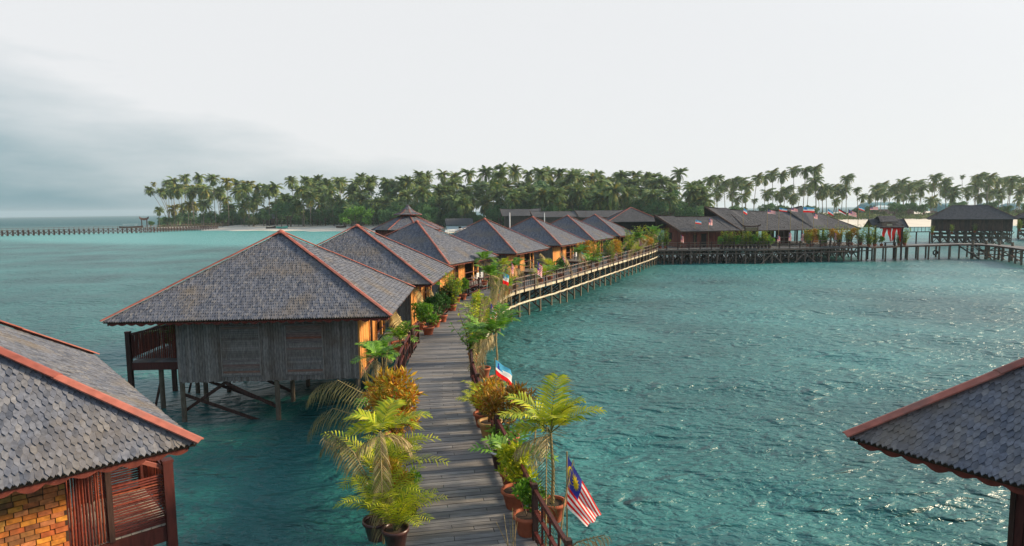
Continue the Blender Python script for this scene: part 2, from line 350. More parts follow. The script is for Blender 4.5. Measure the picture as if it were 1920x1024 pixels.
def cap(parent, a, b, wd=.24, m='cap', z=.085, name='hip_cap'):
    mb = MB(); a = Vector(a); b = Vector(b); n = max(2, int((b - a).length / 2.2)); d = (b - a).normalized(); r_ = d.cross(Vector((0, 0, 1))).normalized(); u = r_.cross(d)
    for i in range(n):
        p = a + (b - a) * (i / n); q = a + (b - a) * ((i + 1) / n) + d * .04; up0 = u * (z + .012 * (i % 2))
        for sg in (-1, 1):
            o0 = r_ * sg * wd / 2 - u * wd * .17
            t = u * .022
            mb.add([p + up0, q + up0, q + o0 + up0, p + o0 + up0, p + up0 - t, q + up0 - t, q + o0 + up0 - t, p + o0 + up0 - t], [(0, 1, 2, 3), (7, 6, 5, 4), (0, 4, 5, 1), (1, 5, 6, 2), (2, 6, 7, 3), (3, 7, 4, 0)] if sg > 0 else [(3, 2, 1, 0), (4, 5, 6, 7), (1, 5, 4, 0), (2, 6, 5, 1), (3, 7, 6, 2), (0, 4, 7, 3)], m)
    return mb.build(name, parent)
def scallop(mb, a, b, zt, h, m='fascia', period=.34, thick=.03):
    a = Vector((a[0], a[1], zt)); b = Vector((b[0], b[1], zt)); L_ = (b - a).length; n = int(L_ / .045); e = (b - a) / n; nr = Vector((e.y, -e.x, 0)).normalized() * thick
    vs = []; fs = []
    for i in range(n + 1):
        ph = (i * L_ / n) / period; dz = h * (.62 + .38 * abs(math.sin(math.pi * ph))) * (1.18 if int(ph) % 4 == 3 else 1)
        p = a + e * i; vs += [p, p - Vector((0, 0, dz)), p + nr, p + nr - Vector((0, 0, dz))]
    for i in range(n):
        o = i * 4; fs += [(o, o + 1, o + 5, o + 4), (o + 2, o + 6, o + 7, o + 3), (o + 1, o + 3, o + 7, o + 5)]
    mb.add(vs, fs, m)

def slat_wall(name, parent, p0, p1, z0, z1, m, w_=.10, back='under', label=None, horiz=False):
    """slatted wall in the vertical plane p0->p1; outward normal is to the right of p0->p1"""
    mb = MB(); p0 = Vector((*p0, 0)); p1 = Vector((*p1, 0)); L_ = (p1 - p0).length; e = (p1 - p0) / L_; nrm = Vector((e.y, -e.x, 0)); rz = math.atan2(e.y, e.x)
    c = (p0 + p1) / 2 - nrm * .03; mb.box((c.x, c.y, (z0 + z1) / 2), (L_, .05, z1 - z0), back, rz)
    if horiz:
        n = int((z1 - z0) / w_)
        for i in range(n):
            q = (p0 + p1) / 2 + nrm * (.004 + rnd.uniform(0, .012)); mb.box((q.x, q.y, z0 + (i + .5) * (z1 - z0) / n), (L_, .02, (z1 - z0) / n * .93), m, rz)
    else:
        n = int(L_ / w_)
        for i in range(n):
            q = p0 + e * (i + .5) * L_ / n + nrm * (.004 + rnd.uniform(0, .014)); dz = rnd.uniform(-.03, .03); mb.box((q.x, q.y, (z0 + z1) / 2 + dz), (L_ / n * rnd.uniform(.86, .96), .02, z1 - z0), m, rz)
    o = mb.build(name, parent)
    if label: o['label'] = label
    return o
def brick_wall(parent, p0, p1, z0, z1):
    mb = MB(); p0 = Vector((*p0, 0)); p1 = Vector((*p1, 0)); L_ = (p1 - p0).length; e = (p1 - p0) / L_; nrm = Vector((e.y, -e.x, 0)); rz = math.atan2(e.y, e.x)
    c = (p0 + p1) / 2 - nrm * .03; mb.box((c.x, c.y, (z0 + z1) / 2), (L_, .05, z1 - z0), 'brick_back', rz)
    h = .092; bw = .205; n = int((z1 - z0) / h)
    for i in range(n):
        x = -(i % 2) * bw / 2
        while x < L_:
            ww = bw * rnd.uniform(.93, 1.07); a_ = max(x, 0); b_ = min(x + ww, L_)
            if b_ - a_ > .05:
                q = p0 + e * (a_ + b_) / 2 + nrm * rnd.uniform(.0, .015)
                mb.box((q.x, q.y, z0 + (i + .5) * h + rnd.uniform(-.006, .006)), (b_ - a_ - .014, .03, h * .86), 'brick_gold', rz + rnd.uniform(-.01, .01))
            x += ww
    o = mb.build('wall', parent); o['label'] = 'wall of golden brown brick-like wooden tiles'; return o
mat('brick_back', [(.07, .05, .025)], .9)

def pole_row(mb, p0, p1, z0, z1, m, sp=.06, r=.026, tops=None):
    p0 = Vector((*p0, 0)); p1 = Vector((*p1, 0)); L_ = (p1 - p0).length; n = int(L_ / sp)
    for i in range(n):
        q = p0 + (p1 - p0) * ((i + .5) / n); t = (i + .5) / n; zt = z1 if tops is None else tops[0] + (tops[1] - tops[0]) * t
        q2 = q + Vector((rnd.uniform(-.008, .008), rnd.uniform(-.008, .008), 0)); mzs = [z0, (z0 + zt) / 2, zt]
        rr = r * rnd.uniform(.75, 1.1); mb.tube([(q.x, q.y, z0), (q2.x, q2.y, mzs[1]), (q.x, q.y, zt)], rr, m, 6)
def pole_stack(mb, p0, p1, z0, z1, m, sp=.06, r=.024):
    n = int((z1 - z0) / sp)
    for i in range(n):
        z = z0 + (i + .5) * sp; mb.tube([(p0[0], p0[1], z + rnd.uniform(-.008, .008)), ((p0[0] + p1[0]) / 2, (p0[1] + p1[1]) / 2, z + rnd.uniform(-.01, .01)), (p1[0], p1[1], z)], r * rnd.uniform(.75, 1.1), m, 6)

# ------------------------------------------------------------------ bungalow
EX, EY, EZ, AZ = 5.2, 4.45, 4.1, 7.12
FZ = 2.1
def bungalow(label, loc, rz, group, walls='grey', bal=(-2.3, 1.3), wy=(-3.4, 3.4), fine=True, ey=EY, AZ=AZ):
    h = thing('bungalow', label, 'bungalow', loc, rz, group)
    x0, x1, (y0, y1) = (-3.45 if walls == 'brick' else -3.1), 3.8, wy
    rf = MB(); cs = [(-EX, -ey, EZ), (EX, -ey, EZ), (EX, ey, EZ), (-EX, ey, EZ)]; ap = (0, 0, AZ)
    for i in range(4): slope(rf, cs[i], cs[(i + 1) % 4], ap, ap, .086, .15)
    roof = rf.build('roof', h)
    for i in range(4): cap(roof, Vector(cs[i]) + (Vector(cs[i]) - Vector(ap)).normalized() * .06 + Vector((0, 0, .03)), Vector(ap) + Vector((0, 0, .05)), .225 if walls in ('brick', 'dark') else .17)
    kn = MB(); kn.lathe([(.17, -.02), (.15, .08), (.03, .14), (0, .15)], (0, 0, AZ + .02), 'cap', 8); kn.build('finial', roof)
    fa = MB(); k = .12
    cc = [(-EX + k, -ey + k), (EX - k, -ey + k), (EX - k, ey - k), (-EX + k, ey - k)]
    for i in range(4): scallop(fa, cc[i], cc[(i + 1) % 4], EZ + .0, .17)
    fa.build('fascia', roof)
    zt = EZ + .45
    # four walls
    if walls == 'brick':
        brick_wall(h, (x1, y1), (x0, y1), FZ - .6, zt)
        slat_wall('wall', h, (x0, y0), (x1, y0), FZ - .6, zt, 'slat_grey')
    else:
        nw = slat_wall('wall', h, (x0, y0), (x1, y0), FZ - .6, zt, 'slat_grey', label='weathered grey slatted side wall')
        for a, b in ((-1.4, 0.0), (1.05, 2.4)):
            sh = MB(); n = 22
            for i in range(n): sh.box(((a + b) / 2, y0 - .035, 1.75 + (i + .5) * 1.9 / n), (b - a, .03, 1.9 / n * .9), 'slat_red' if (i > 13 and a > 0) or rnd.random() < .2 else 'slat_grey')
            s_ = sh.build('shutter', nw); fr = MB()
            for xx in (a - .03, b + .03): fr.box((xx, y0 - .04, 2.7), (.05, .045, 2.0), 'slat_grey')
            for zz in (1.72, 3.68): fr.box(((a + b) / 2, y0 - .04, zz), (b - a + .1, .048, .05), 'slat_grey')
            fr.build('shutter_frame', nw)
        slat_wall('wall', h, (x1, y1), (x0, y1), FZ - .6, zt, 'slat_grey')
    slat_wall('wall', h, (x0, y1), (x0, y0), FZ - .6, zt, 'slat_grey' if walls != 'brick' else 'bamboo_red')
    # front toward the boardwalk: golden panels, door, open porch at the far end
    m_f = 'slat_gold' if walls != 'dark' else 'wood_red'
    d0 = y0 + 2.35
    fl = 'golden woven front wall facing the boardwalk' if walls != 'dark' else None
    slat_wall('wall', h, (x1, y0), (x1, d0), FZ - .6, zt, m_f, .16, label=fl)
    dr = MB(); dr.box((x1 - .06, d0 + .33, 3.1), (.05, .60, 2.0), 'wood_red')
    for q in (.04, .62): dr.box((x1 - .01, d0 + q, 3.15), (.09, .07, 2.1), 'wood_dark')
    dr.box((x1 - .06, d0 + .33, 4.33), (.05, .66, .45), 'wood_dark')
    dr.box((x1 - .02, d0 + .33, 3.1), (.03, .34, .9), 'bamboo_red')
    do = dr.build('door', h); hn = MB(); hn.tube([(x1 + .0, d0 + .12, 3.0), (x1 + .05, d0 + .12, 3.05), (x1, d0 + .12, 3.15)], .012, 'metal', 6); hn.build('handle', do)
    e0 = d0 + .68; e1 = .95 if wy[0] > -3 else .8
    slat_wall('wall', h, (x1, e0), (x1, e1), FZ - .6, zt, m_f, .16)
    slat_wall('wall', h, (x1 - 1.9, e1), (x1 - 1.9, y1 - .05), FZ, zt, 'wall_brown', .12, label='dark rear wall of the porch')
    slat_wall('wall', h, (x1 - 1.9, e1 + .001), (x1 - .05, e1 + .001), FZ, zt, m_f, .16)
    tr = MB()
    for q in (y0 + .02, d0 - .02, e0 + .02, e1 - .02): tr.box((x1 + .03, q, (FZ - .6 + zt) / 2), (.07, .07, zt - FZ + .6), 'slat_gold' if m_f == 'slat_gold' else 'wood_dark')
    tr.box((x1 + .035, (y0 + e1) / 2, FZ - .5), (.06, e1 - y0 - .1, .09), 'cap')
    tr.build('batten', h)
    for px_, py_ in ((x1 - .02, y1 - .02), (x1 - .02, (e1 + y1) / 2 + .4)):
        q = MB(); q.box((px_, py_, (FZ + zt) / 2), (.13, .13, zt - FZ), 'slat_gold' if walls != 'dark' else 'wood_dark'); q.build('porch_post', h)
    fl = MB(); fl.box(((x0 + x1) / 2, (y0 + y1) / 2, FZ - .12), (x1 - x0 - .1, y1 - y0 - .1, .14), 'wood_dark')
    for i in range(12): fl.box((x1 - .97, e1 + .1 + i * .2, FZ - .03), (1.9, .185, .04), 'plank')
    fl.build('floor', h)
    pr = MB(); yy0, yy1 = e1, y1
    for zz in (FZ + .35, FZ + .85): pr.beam((x1 + .03, yy0, zz), (x1 + .03, yy1, zz), .06, .07, 'wood_red')
    pr.build('porch_rail', h)
    ld = MB()
    for i in range(22): ld.box((x1 + 1.1, e1 - .9 + i * .16, FZ - .025), (2.0, .15, .04), 'plank')
    for yy in (e1 - .9, e1 + 2.4): ld.beam((x1 + .1, yy, FZ - .14), (x1 + 2.1, yy, FZ - .14), .08, .17, 'wood_dark')
    ld.build('landing', h)
    # posts in the sea
    for xx in (x0 + .05, .56, x1 - .1):
        for yy in (y0 + .1, -1.2, 1.2, y1 - .1):
            q = MB(); q.tube([(xx, yy, -1.2), (xx + rnd.uniform(-.03, .03), yy, .4), (xx, yy, FZ - .1)], [.11, .10, .095], 'pile', 8); q.build('pile', h)
    for yy in (y0 + .12, -1.2):
        for A_, B_ in (((x0 + .1, yy, 1.0), (.5, yy, -.4)), ((-1.4, yy + .06, 1.45), (x0 + .1, yy + .06, .35)), ((-1.4, yy - .06, 1.45), (.5, yy - .06, .45))):
            br = MB(); br.beam(A_, B_, .05, .12, 'wood_dark'); br.build('brace', h)
    # balcony on the sea side
    if bal:
        b0, b1 = bal; bx = -5.5 if walls != 'brick' else -5.1
        B = thing('balcony', None, None); B.parent = h
        fb = MB(); n = int((x0 - bx) / .16)
        for i in range(n): fb.box((bx + (i + .5) * (x0 - bx) / n, (b0 + b1) / 2, FZ - .0), ((x0 - bx) / n - .012, b1 - b0 - .02, .04), 'plank' if walls != 'brick' else 'plank_light')
        fb.build('balcony_floor', B)
        for yy in (b0, b1):
            q = MB(); q.box(((bx + x0) / 2, yy, FZ - .17), (x0 - bx + .1, .09, .30), 'wood_red'); q.build('balcony_beam', B)
        q = MB(); q.box((bx, (b0 + b1) / 2, FZ - .17), (.09, b1 - b0 - .1, .30), 'wood_red'); q.build('balcony_beam', B)
        for yy in (b0, b1):
            q = MB(); q.box((bx, yy, 1.05), (.17, .17, 4.5), 'wood_red' if walls == 'brick' else 'wood_dark'); q.box((bx, yy, 3.33), (.19, .19, .06), 'wood_red'); q.build('balcony_post', B)
            r1 = MB(); xm = x0 - .5 if walls != 'brick' else x0 - .68
            if walls == 'brick':
                pole_stack(r1, (bx + .07, yy), (xm - .04, yy), FZ + .02, FZ + 1.02, 'bamboo_red', .052, .021)
                pole_row(r1, (xm + .04, yy), (x0 - .02, yy), FZ, FZ + 2.0, 'bamboo_red', .046, .021)
                r1.box((xm, yy, FZ + .9), (.09, .09, 1.9), 'wood_dark')
                r1.beam((bx, yy, FZ + 1.08), (xm - .25, yy, FZ + 1.5), .07, .07, 'cap')
                r1.beam((bx, yy, FZ + .06), (xm, yy, FZ + .06), .05, .05, 'wood_red')
            else:
                pole_row(r1, (bx + .1, yy), (xm, yy), FZ + .15, 0, 'bamboo_red', .075, .028, (FZ + 1.15, FZ + 1.55))
                pole_stack(r1, (xm + .04, yy), (x0, yy), FZ + .1, FZ + 1.75, 'bamboo_red', .07, .028)
                r1.beam((bx, yy, FZ + 1.14), (x0, yy, FZ + 1.66), .06, .06, 'wood_red')
            r1.build('screen', B)
        r2 = MB(); pole_row(r2, (bx, b0 + .1), (bx, b1 - .1), FZ + .15, FZ + 1.0, 'bamboo_red', .09, .025)
        r2.beam((bx, b0, FZ + 1.05), (bx, b1, FZ + 1.05), .08, .06, 'wood_red'); r2.build('screen', B)
        for xx, yy in ((-4.4, b1 - .2), (-4.4, b0 + .2)):
            q = MB(); q.tube([(xx, yy, -1), (xx, yy, FZ - .3)], .1, 'pile', 8); q.beam((xx - .5, yy, -.5), (xx, yy, 1.4), .06, .08, 'wood_dark'); q.build('pile', B)
    return h
GB = 'bungalows in a row along the boardwalk'
XF = lambda deg: R(deg)
H1 = bungalow('nearest whole bungalow of the row, grey slatted side wall and balcony over the water', (-10.0, 27.8, 0), R(3.0), GB)
row = [((-9.31, 38.7), -2.4, 'second bungalow of the row, its hip roof just behind the nearest whole one'),
       ((-7.70, 52.3), -22, 'third bungalow of the row, golden front with open porch at the boardwalk bend'),
       ((-2.64, 63.3), -23, 'fourth bungalow of the row, first one past the boardwalk bend'),
       ((2.5, 75.4), -25, 'fifth bungalow of the row, between the fourth and sixth hip roofs'),
       ((7.55, 86.2), -25.5, 'sixth bungalow of the row, last but one before the gabled hall'),
       ((12.7, 97.6), -25.5, 'last and smallest looking bungalow of the row, by the wide pyramid roof')]
for (x, y), a, lb in row:
    o = copy_tree(H1); o.location = (x, y, 0); o.rotation_euler = (0, 0, R(a)); o['label'] = lb
bungalow('bungalow cut off at bottom left, golden brick-like wall and dark red balcony screens', (-12.40, 10.58, 0), 3.876, GB, walls='brick', bal=(.9, 2.98), ey=4.65, AZ=7.5)
bungalow('bungalow cut off at bottom right with pointed grey shingles and scalloped eave', (12.58, 9.72, 0), R(214.8), GB, walls='dark', wy=(-2.7, 3.4), ey=4.6, AZ=7.4)

# ------------------------------------------------------------------ boardwalk
CP = [(0.9, 1), (0.45, 4), (-.15, 7.5), (-.93, 11), (-2.1, 17.3), (-2.68, 21.5), (-2.98, 27.5), (-2.8, 33.5), (-2.3, 39.5), (-1.25, 46.0), (2.7, 54.1), (8.5, 66.9), (13.7, 78.3), (18, 88), (20.2, 93.5)]
def cr(P, step=.2):
    out = []
    for i in range(len(P) - 1):
        p0 = Vector(P[max(i - 1, 0)]); p1 = Vector(P[i]); p2 = Vector(P[i + 1]); p3 = Vector(P[min(i + 2, len(P) - 1)]); n = max(2, int((p2 - p1).length / .05))
        for k in range(n):
            t = k / n; out.append(.5 * ((2 * p1) + (p2 - p0) * t + (2 * p0 - 5 * p1 + 4 * p2 - p3) * t * t + (3 * p1 - p0 - 3 * p2 + p3) * t ** 3))
    res = [out[0]]; acc = 0
    for a, b in zip(out, out[1:]):
        acc += (b - a).length
        if acc >= step: res.append(b); acc = 0
    return res
PL = cr(CP, .125)
HW = 1.23
def pathframe(i):
    a = PL[max(i - 1, 0)]; b = PL[min(i + 1, len(PL) - 1)]; d = (b - a).normalized(); return PL[i], d, Vector((d.y, -d.x))   # right
def near_i(y): return min(range(len(PL)), key=lambda i: abs(PL[i].y - y))
def walkway(PL, hw, label, cat='boardwalk', z=FZ, lit=False, pile_every=8, rails=(), beam='wood_dark', prad=.075, xb=True, st=8):
    W = thing('boardwalk', label, cat, (0, 0, 0))
    mb = MB()
    def fr(i):
        a = PL[max(i - 1, 0)]; b = PL[min(i + 1, len(PL) - 1)]; d = (b - a).normalized(); return PL[i], d, Vector((d.y, -d.x))
    for i in range(len(PL) - 1):
        p, d, r_ = fr(i); q, d2, r2 = fr(i + 1); g_ = .014; zz = z + rnd.uniform(-.006, .006)
        l_ = hw + rnd.uniform(-.02, .03); rr = hw + rnd.uniform(-.02, .03)
        p = p + d * rnd.uniform(.008, .02)
        jx = (.25, -.15, .6)[i % 3]; segs = [(-l_, rr)] if rnd.random() < .4 else [(-l_, jx - .012), (jx, rr)]
        for a, b in segs:
            t = [p + r_ * a, p + r_ * b, q + r2 * b, q + r2 * a]
            vs = [(v.x, v.y, zz) for v in t] + [(v.x, v.y, zz - .045) for v in t]
            mb.add(vs, [(0, 1, 2, 3), (7, 6, 5, 4), (0, 4, 5, 1), (1, 5, 6, 2), (2, 6, 7, 3), (3, 7, 4, 0)], 'plank')
    mb.build('deck', W)
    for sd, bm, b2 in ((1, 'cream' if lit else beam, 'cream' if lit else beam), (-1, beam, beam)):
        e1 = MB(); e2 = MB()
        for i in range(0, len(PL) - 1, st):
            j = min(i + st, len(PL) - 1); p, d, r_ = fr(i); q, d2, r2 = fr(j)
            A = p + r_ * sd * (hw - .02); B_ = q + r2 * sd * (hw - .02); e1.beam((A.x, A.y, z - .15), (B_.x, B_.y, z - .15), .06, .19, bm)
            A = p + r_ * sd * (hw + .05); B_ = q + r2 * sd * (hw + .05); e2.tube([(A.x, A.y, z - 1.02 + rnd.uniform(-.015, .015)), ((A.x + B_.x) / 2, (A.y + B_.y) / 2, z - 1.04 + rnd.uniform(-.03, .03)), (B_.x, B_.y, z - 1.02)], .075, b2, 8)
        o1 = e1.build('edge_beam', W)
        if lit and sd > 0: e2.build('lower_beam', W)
    npile = 0; rest = MB()
    for i in range(4, len(PL) - 1, pile_every):
        p, d, r_ = fr(i)
        for sd in (-1, 1):
            q = p + r_ * sd * (hw - .1); mb = MB()
            tgt = mb
            if sd < 0 and npile >= 32: tgt = rest
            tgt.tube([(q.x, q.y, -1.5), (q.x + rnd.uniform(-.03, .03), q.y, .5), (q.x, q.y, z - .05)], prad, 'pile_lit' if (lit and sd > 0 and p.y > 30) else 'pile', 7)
            if tgt is mb: mb.build('pile', W)
            if sd < 0: npile += 1
        mb = MB(); a = p + r_ * (hw - .1); b = p - r_ * (hw - .1)
        mb.beam((a.x, a.y, z - .15), (b.x, b.y, z - .15), .08, .14, 'wood_dark'); 
        if xb: mb.beam((a.x, a.y, z - .3), (b.x, b.y, .2), .05, .1, 'wood_dark'); mb.beam((b.x, b.y + .07, z - .3), (a.x, a.y + .07, .2), .05, .1, 'wood_dark')
        mb.build('cross_beam', W)
    if rest.v: tag(rest.build('piles_behind', W), kind='stuff')
    for sd, i0, i1, style in rails:
        rl = MB(); off = hw + .03; pts = []; i = i0
        RP = thing('railing', None, None); RP.parent = W
        while i <= min(i1, len(PL) - 1):
            p, d, r_ = fr(i); q = p + r_ * sd * off; pts.append(q); ps = MB(); hh = .98 + rnd.uniform(-.04, .06)
            ps.box((q.x, q.y, z - .15 + hh / 2 + .05), (.10, .10, hh + .3), 'wood_dark', math.atan2(d.y, d.x)); ps.build('rail_post', RP); i += st
        for a, b in zip(pts, pts[1:]):
            for zz, hh in ((z + .92, .07), (z + .55, .045), (z + .14, .06)): rl.beam((a.x, a.y, zz), (b.x, b.y, zz), .06, hh, 'wood_red' if style == 'red' else 'pile_rail')
            n = 4 if style == 'red' else 5
            for k in range(1, n):
                c = a + (b - a) * (k / n); rl.beam((c.x, c.y, z + .14), (c.x, c.y, z + .92), .035, .035, 'wood_red' if style == 'red' else 'pile_rail')
        rl.build('rail', RP)
    return W
mat('pile_rail', [(.16, .11, .09), (.20, .14, .11), (.13, .10, .09)], .8, 4)
E_ = len(PL) - 1
walkway(PL, HW, 'curving grey plank boardwalk on piles with plants and railings along both edges', lit=True, st=13, pile_every=13, rails=(
    (1, near_i(7), near_i(22.5), 'red'), (1, near_i(45), E_, 'grey'),
    (-1, near_i(18), near_i(25.6), 'red'), (-1, near_i(26.3), near_i(29), 'red'), (-1, near_i(33), near_i(37), 'red'), (-1, near_i(42), near_i(49.5), 'red'), (-1, near_i(56), near_i(60.5), 'red'), (-1, near_i(67), near_i(72), 'red'), (-1, near_i(78), near_i(83), 'red')))

# ------------------------------------------------------------------ plants
def frond(mb, base, az, el, length, droop, nl, ll, lw, m, mr='stem', sag=.5, twist=0, rr=.012, hang=0.0, start=.12, seg2=True, rs=None):
    rs = rs or rnd; p = Vector(base); a = az; e = el; n = nl; ds = length / n; pts = [p.copy()]; fr = []
    for i in range(n):
        t = i / n; e_ = e - droop * t ** 1.3; d = Vector((math.cos(a) * math.cos(e_), math.sin(a) * math.cos(e_), math.sin(e_)))
        p = p + d * ds; pts.append(p.copy()); fr.append((p.copy(), d, t)); a += twist * ds
    if rr: mb.tube([pts[0], pts[len(pts) // 3], pts[2 * len(pts) // 3], pts[-1]], [rr, rr * .8, rr * .55, rr * .25], mr, 4, False)
    vs = []; fs = []
    for q, d, t in fr:
        if t < start: continue
        s0 = Vector((-math.sin(az), math.cos(az), 0)); u = s0.cross(d) * -1
        if u.z < 0: u = -u
        k = ll * math.sin(math.pi * min(1, .12 + t * .84)) ** .6 * rs.uniform(.85, 1.12)
        for sg in (-1, 1):
            out = (s0 * sg * (.9 - hang * .5) + d * .55 + u * rs.uniform(.0, .3) - Vector((0, 0, 1)) * hang).normalized()
            tip1 = q + out * k * .55; dn = (out - Vector((0, 0, 1)) * (sag + rs.uniform(-.1, .2))).normalized(); tip2 = tip1 + dn * k * .5
            wv = d * lw * .5; o = len(vs)
            if seg2:
                vs += [q - wv * .5, q + wv * .5, tip1 + wv, tip1 - wv, tip2 + wv * .1, tip2 - wv * .1]; fs += [(o, o + 1, o + 2, o + 3), (o + 3, o + 2, o + 4, o + 5)]
            else:
                vs += [q - wv, q + wv, tip2 + wv * .3]; fs += [(o, o + 1, o + 2)]
    mb.add(vs, fs, m)
mat('stem', [(.10, .13, .03), (.14, .13, .05)], .6, bump=0); mat('stem_dry', [(.28, .22, .10)], .7, bump=0)
def pot(parent, h=.38, r=.24, m='terracotta'):
    mb = MB(); mb.lathe([(0, 0), (r * .68, 0), (r * .72, .02), (r * .98, h * .82), (r * 1.1, h * .84), (r * 1.1, h), (r * .96, h), (r * .93, h * .86)], (0, 0, 0), m, 18)
    p = mb.build('pot', parent, True); s = MB(); s.lathe([(0, h * .88), (r * .96, h * .86)], (0, 0, 0), 'soil', 14); s.build('soil', p); return h
def leafball(mb, c, rx, rz_, n, ll, lw, m, seed=0, flat=.3, clumps=9):
    rs = random.Random(seed); vs = []; fs = []; cl = []
    for i in range(clumps):
        th = rs.uniform(0, 6.28); zz = rs.uniform(-.6, .95); q = math.sqrt(max(0, 1 - zz * zz)) * rs.uniform(.35, .8); cl.append((q * math.cos(th) * rx, q * math.sin(th) * rx, zz * rz_ * .75, rs.uniform(.25, .5) * rx))
    for i in range(n):
        x, y, z, r_ = rs.choice(cl); d = Vector((rs.gauss(0, 1), rs.gauss(0, 1), rs.gauss(0, 1))).normalized(); q = Vector((c[0] + x, c[1] + y, c[2] + z)) + d * r_ * rs.uniform(.3, 1)
        out = (d + Vector((0, 0, flat)) + Vector((rs.gauss(0, .4), rs.gauss(0, .4), rs.gauss(0, .4)))).normalized(); s_ = out.cross(Vector((rs.gauss(0, 1), rs.gauss(0, 1), rs.gauss(0, 1)))).normalized()
        k = ll * rs.uniform(.6, 1.25); ww = lw * rs.uniform(.7, 1.2); o = len(vs); nn = out.cross(s_) * k * .12
        vs += [q, q + out * k * .5 + s_ * ww / 2 + nn, q + out * k, q + out * k * .5 - s_ * ww / 2 + nn]; fs.append((o, o + 1, o + 2, o + 3))
    mb.add(vs, fs, m)
PC = {}
def plant_mesh(kind, v):
    """returns list of (part name, mesh)"""
    key = (kind, v)
    if key in PC: return PC[key]
    rs = random.Random(hash(kind) % 1000 if False else sum(map(ord, kind)) * 7 + v * 31); out = []
    def fin(name, mb): out.append((name, mb.mesh(name)))
    f = MB(); st = MB()
    if kind == 'areca':
        for i in range(15):
            az = rs.uniform(0, 6.28); frond(f, (rs.uniform(-.06, .06), rs.uniform(-.06, .06), .3), az, R(rs.uniform(48, 84)), rs.uniform(1.1, 1.7), R(rs.uniform(50, 100)), 22, .34, .035, 'leaf_lime', 'stem', .35, rs=rs)
        for i in range(5): st.tube([(0, 0, .25), (rs.uniform(-.1, .1), rs.uniform(-.1, .1), .9)], .018, 'stem', 6)
    elif kind in ('fanpalm', 'fanpalm_lime'):
        H = 1.55; st.tube([(0, 0, .3), (.03, .02, .9), (.0, .05, H)], [.035, .028, .024], 'stem_dry', 7); m = 'leaf_green' if kind == 'fanpalm' else 'leaf_lime'
        for i in range(10):
            az = i * 2.4 + rs.uniform(-.4, .4); frond(f, (0, .05, H), az, R(rs.uniform(20, 82)), rs.uniform(.6, 1.05), R(rs.uniform(40, 85)), 20, .36, .05, m, 'stem', .3, rs=rs)
        for i in range(3):
            az = rs.uniform(0, 6.28); frond(f, (0, .05, H - .05), az, R(rs.uniform(-20, 10)), rs.uniform(.6, .9), R(60), 20, .3, .03, 'dried', 'stem_dry', .8, hang=.5, rs=rs)
    elif kind == 'palmlet':
        for i in range(12):
            az = i * 2.4 + rs.uniform(-.3, .3); frond(f, (0, 0, .4), az, R(rs.uniform(35, 80)), rs.uniform(.6, .95), R(rs.uniform(50, 90)), 12, .28, .06, 'leaf_green', 'stem', .3, rs=rs)
        st.tube([(0, 0, .25), (0, 0, .5)], .03, 'stem', 6)
    elif kind in ('croton', 'croton_dark'):
        leafball(f, (0, 0, 1.0), .52, .52, 900, .17, .045, kind, v + 3, .5, 14)
        for i in range(7): st.tube([(0, 0, .3), (rs.uniform(-.35, .35), rs.uniform(-.35, .35), .95)], .012, 'bark', 5)
    elif kind in ('bush', 'bush_lime', 'bush_dark'):
        m = {'bush': 'leaf_green', 'bush_lime': 'leaf_lime', 'bush_dark': 'leaf_dark'}[kind]
        leafball(f, (0, 0, .82), .45, .48, 800, .13, .06, m, v + 9, .4, 13)
        for i in range(5): st.tube([(0, 0, .3), (rs.uniform(-.25, .25), rs.uniform(-.25, .25), .85)], .012, 'bark', 5)
    elif kind == 'tallbush':
        for i in range(26):
            az = rs.uniform(0, 6.28); tp = Vector((math.cos(az) * rs.uniform(.1, .75), math.sin(az) * rs.uniform(.1, .75), rs.uniform(.9, 2.35))); bs = Vector((rs.uniform(-.12, .12), rs.uniform(-.12, .12), .2)); mid_ = (bs + tp) / 2 + Vector((rs.uniform(-.1, .1), rs.uniform(-.1, .1), .1))
            st.tube([bs, mid_, tp], [.014, .01, .005], 'bark', 4, False); vs = []; fs = []; nl_ = 26
            for q in range(nl_):
                t = .12 + .88 * q / nl_; p = bs * (1 - t) ** 2 + mid_ * 2 * t * (1 - t) + tp * t * t; a2 = rs.uniform(0, 6.28); out_ = Vector((math.cos(a2), math.sin(a2), rs.uniform(-.3, .7))).normalized(); sd_ = out_.cross(Vector((0, 0, 1))).normalized(); k = rs.uniform(.13, .26); o = len(vs)
                vs += [p, p + out_ * k * .55 + sd_ * k * .22, p + out_ * k - Vector((0, 0, k * .2)), p + out_ * k * .55 - sd_ * k * .22]; fs.append((o, o + 1, o + 2, o + 3))
            f.add(vs, fs, 'leaf_lime' if rs.random() < .5 else 'leaf_green')
    fin('foliage', f); fin('stem', st); PC[key] = out; return out
def potted(kind, label, cat, x, y, z=FZ, s=1.0, rz=0, v=0, potm='terracotta', pr=.24, ph=.38, group=None, name=None):
    o = thing(name or 'potted_plant', label, cat, (x, y, z), rz, group); pot(o, ph, pr, potm)
    for nme, me in plant_mesh(kind, v):
        c = link(nme, me, o); c.scale = (s, s, s); c.location = (0, 0, ph * .85 - .28 * s)
    return o
def dried(x, y, z, label, length=2.3, az=0.0, el=82, droop=30, ll=.55, m='dried', sag=.9, hang=.9, nl=30, lw=.03, rr=.022, group=None, dead=None):
    o = thing('dried_palm_frond', label, 'palm frond', (x, y, z), 0, group); f = MB(); s = MB()
    frond(f, (0, 0, 0), az, R(el), length, R(droop), int(nl * (1.35 if y > 20 else 1.0)), ll, lw * (1.35 if y > 20 else .85), m, sag=sag, rr=0, hang=hang, start=.1)
    frond(s, (0, 0, 0), az, R(el), length, R(droop), nl, 0.001, .0001, 'stem_dry', 'stem_dry', rr=rr)
    s.build('stalk', o); f.build('leaflets', o); return o
def edge(Y, side, off=0.0):
    i = near_i(Y); p, d, r_ = pathframe(i); return p + r_ * side * (HW + off)
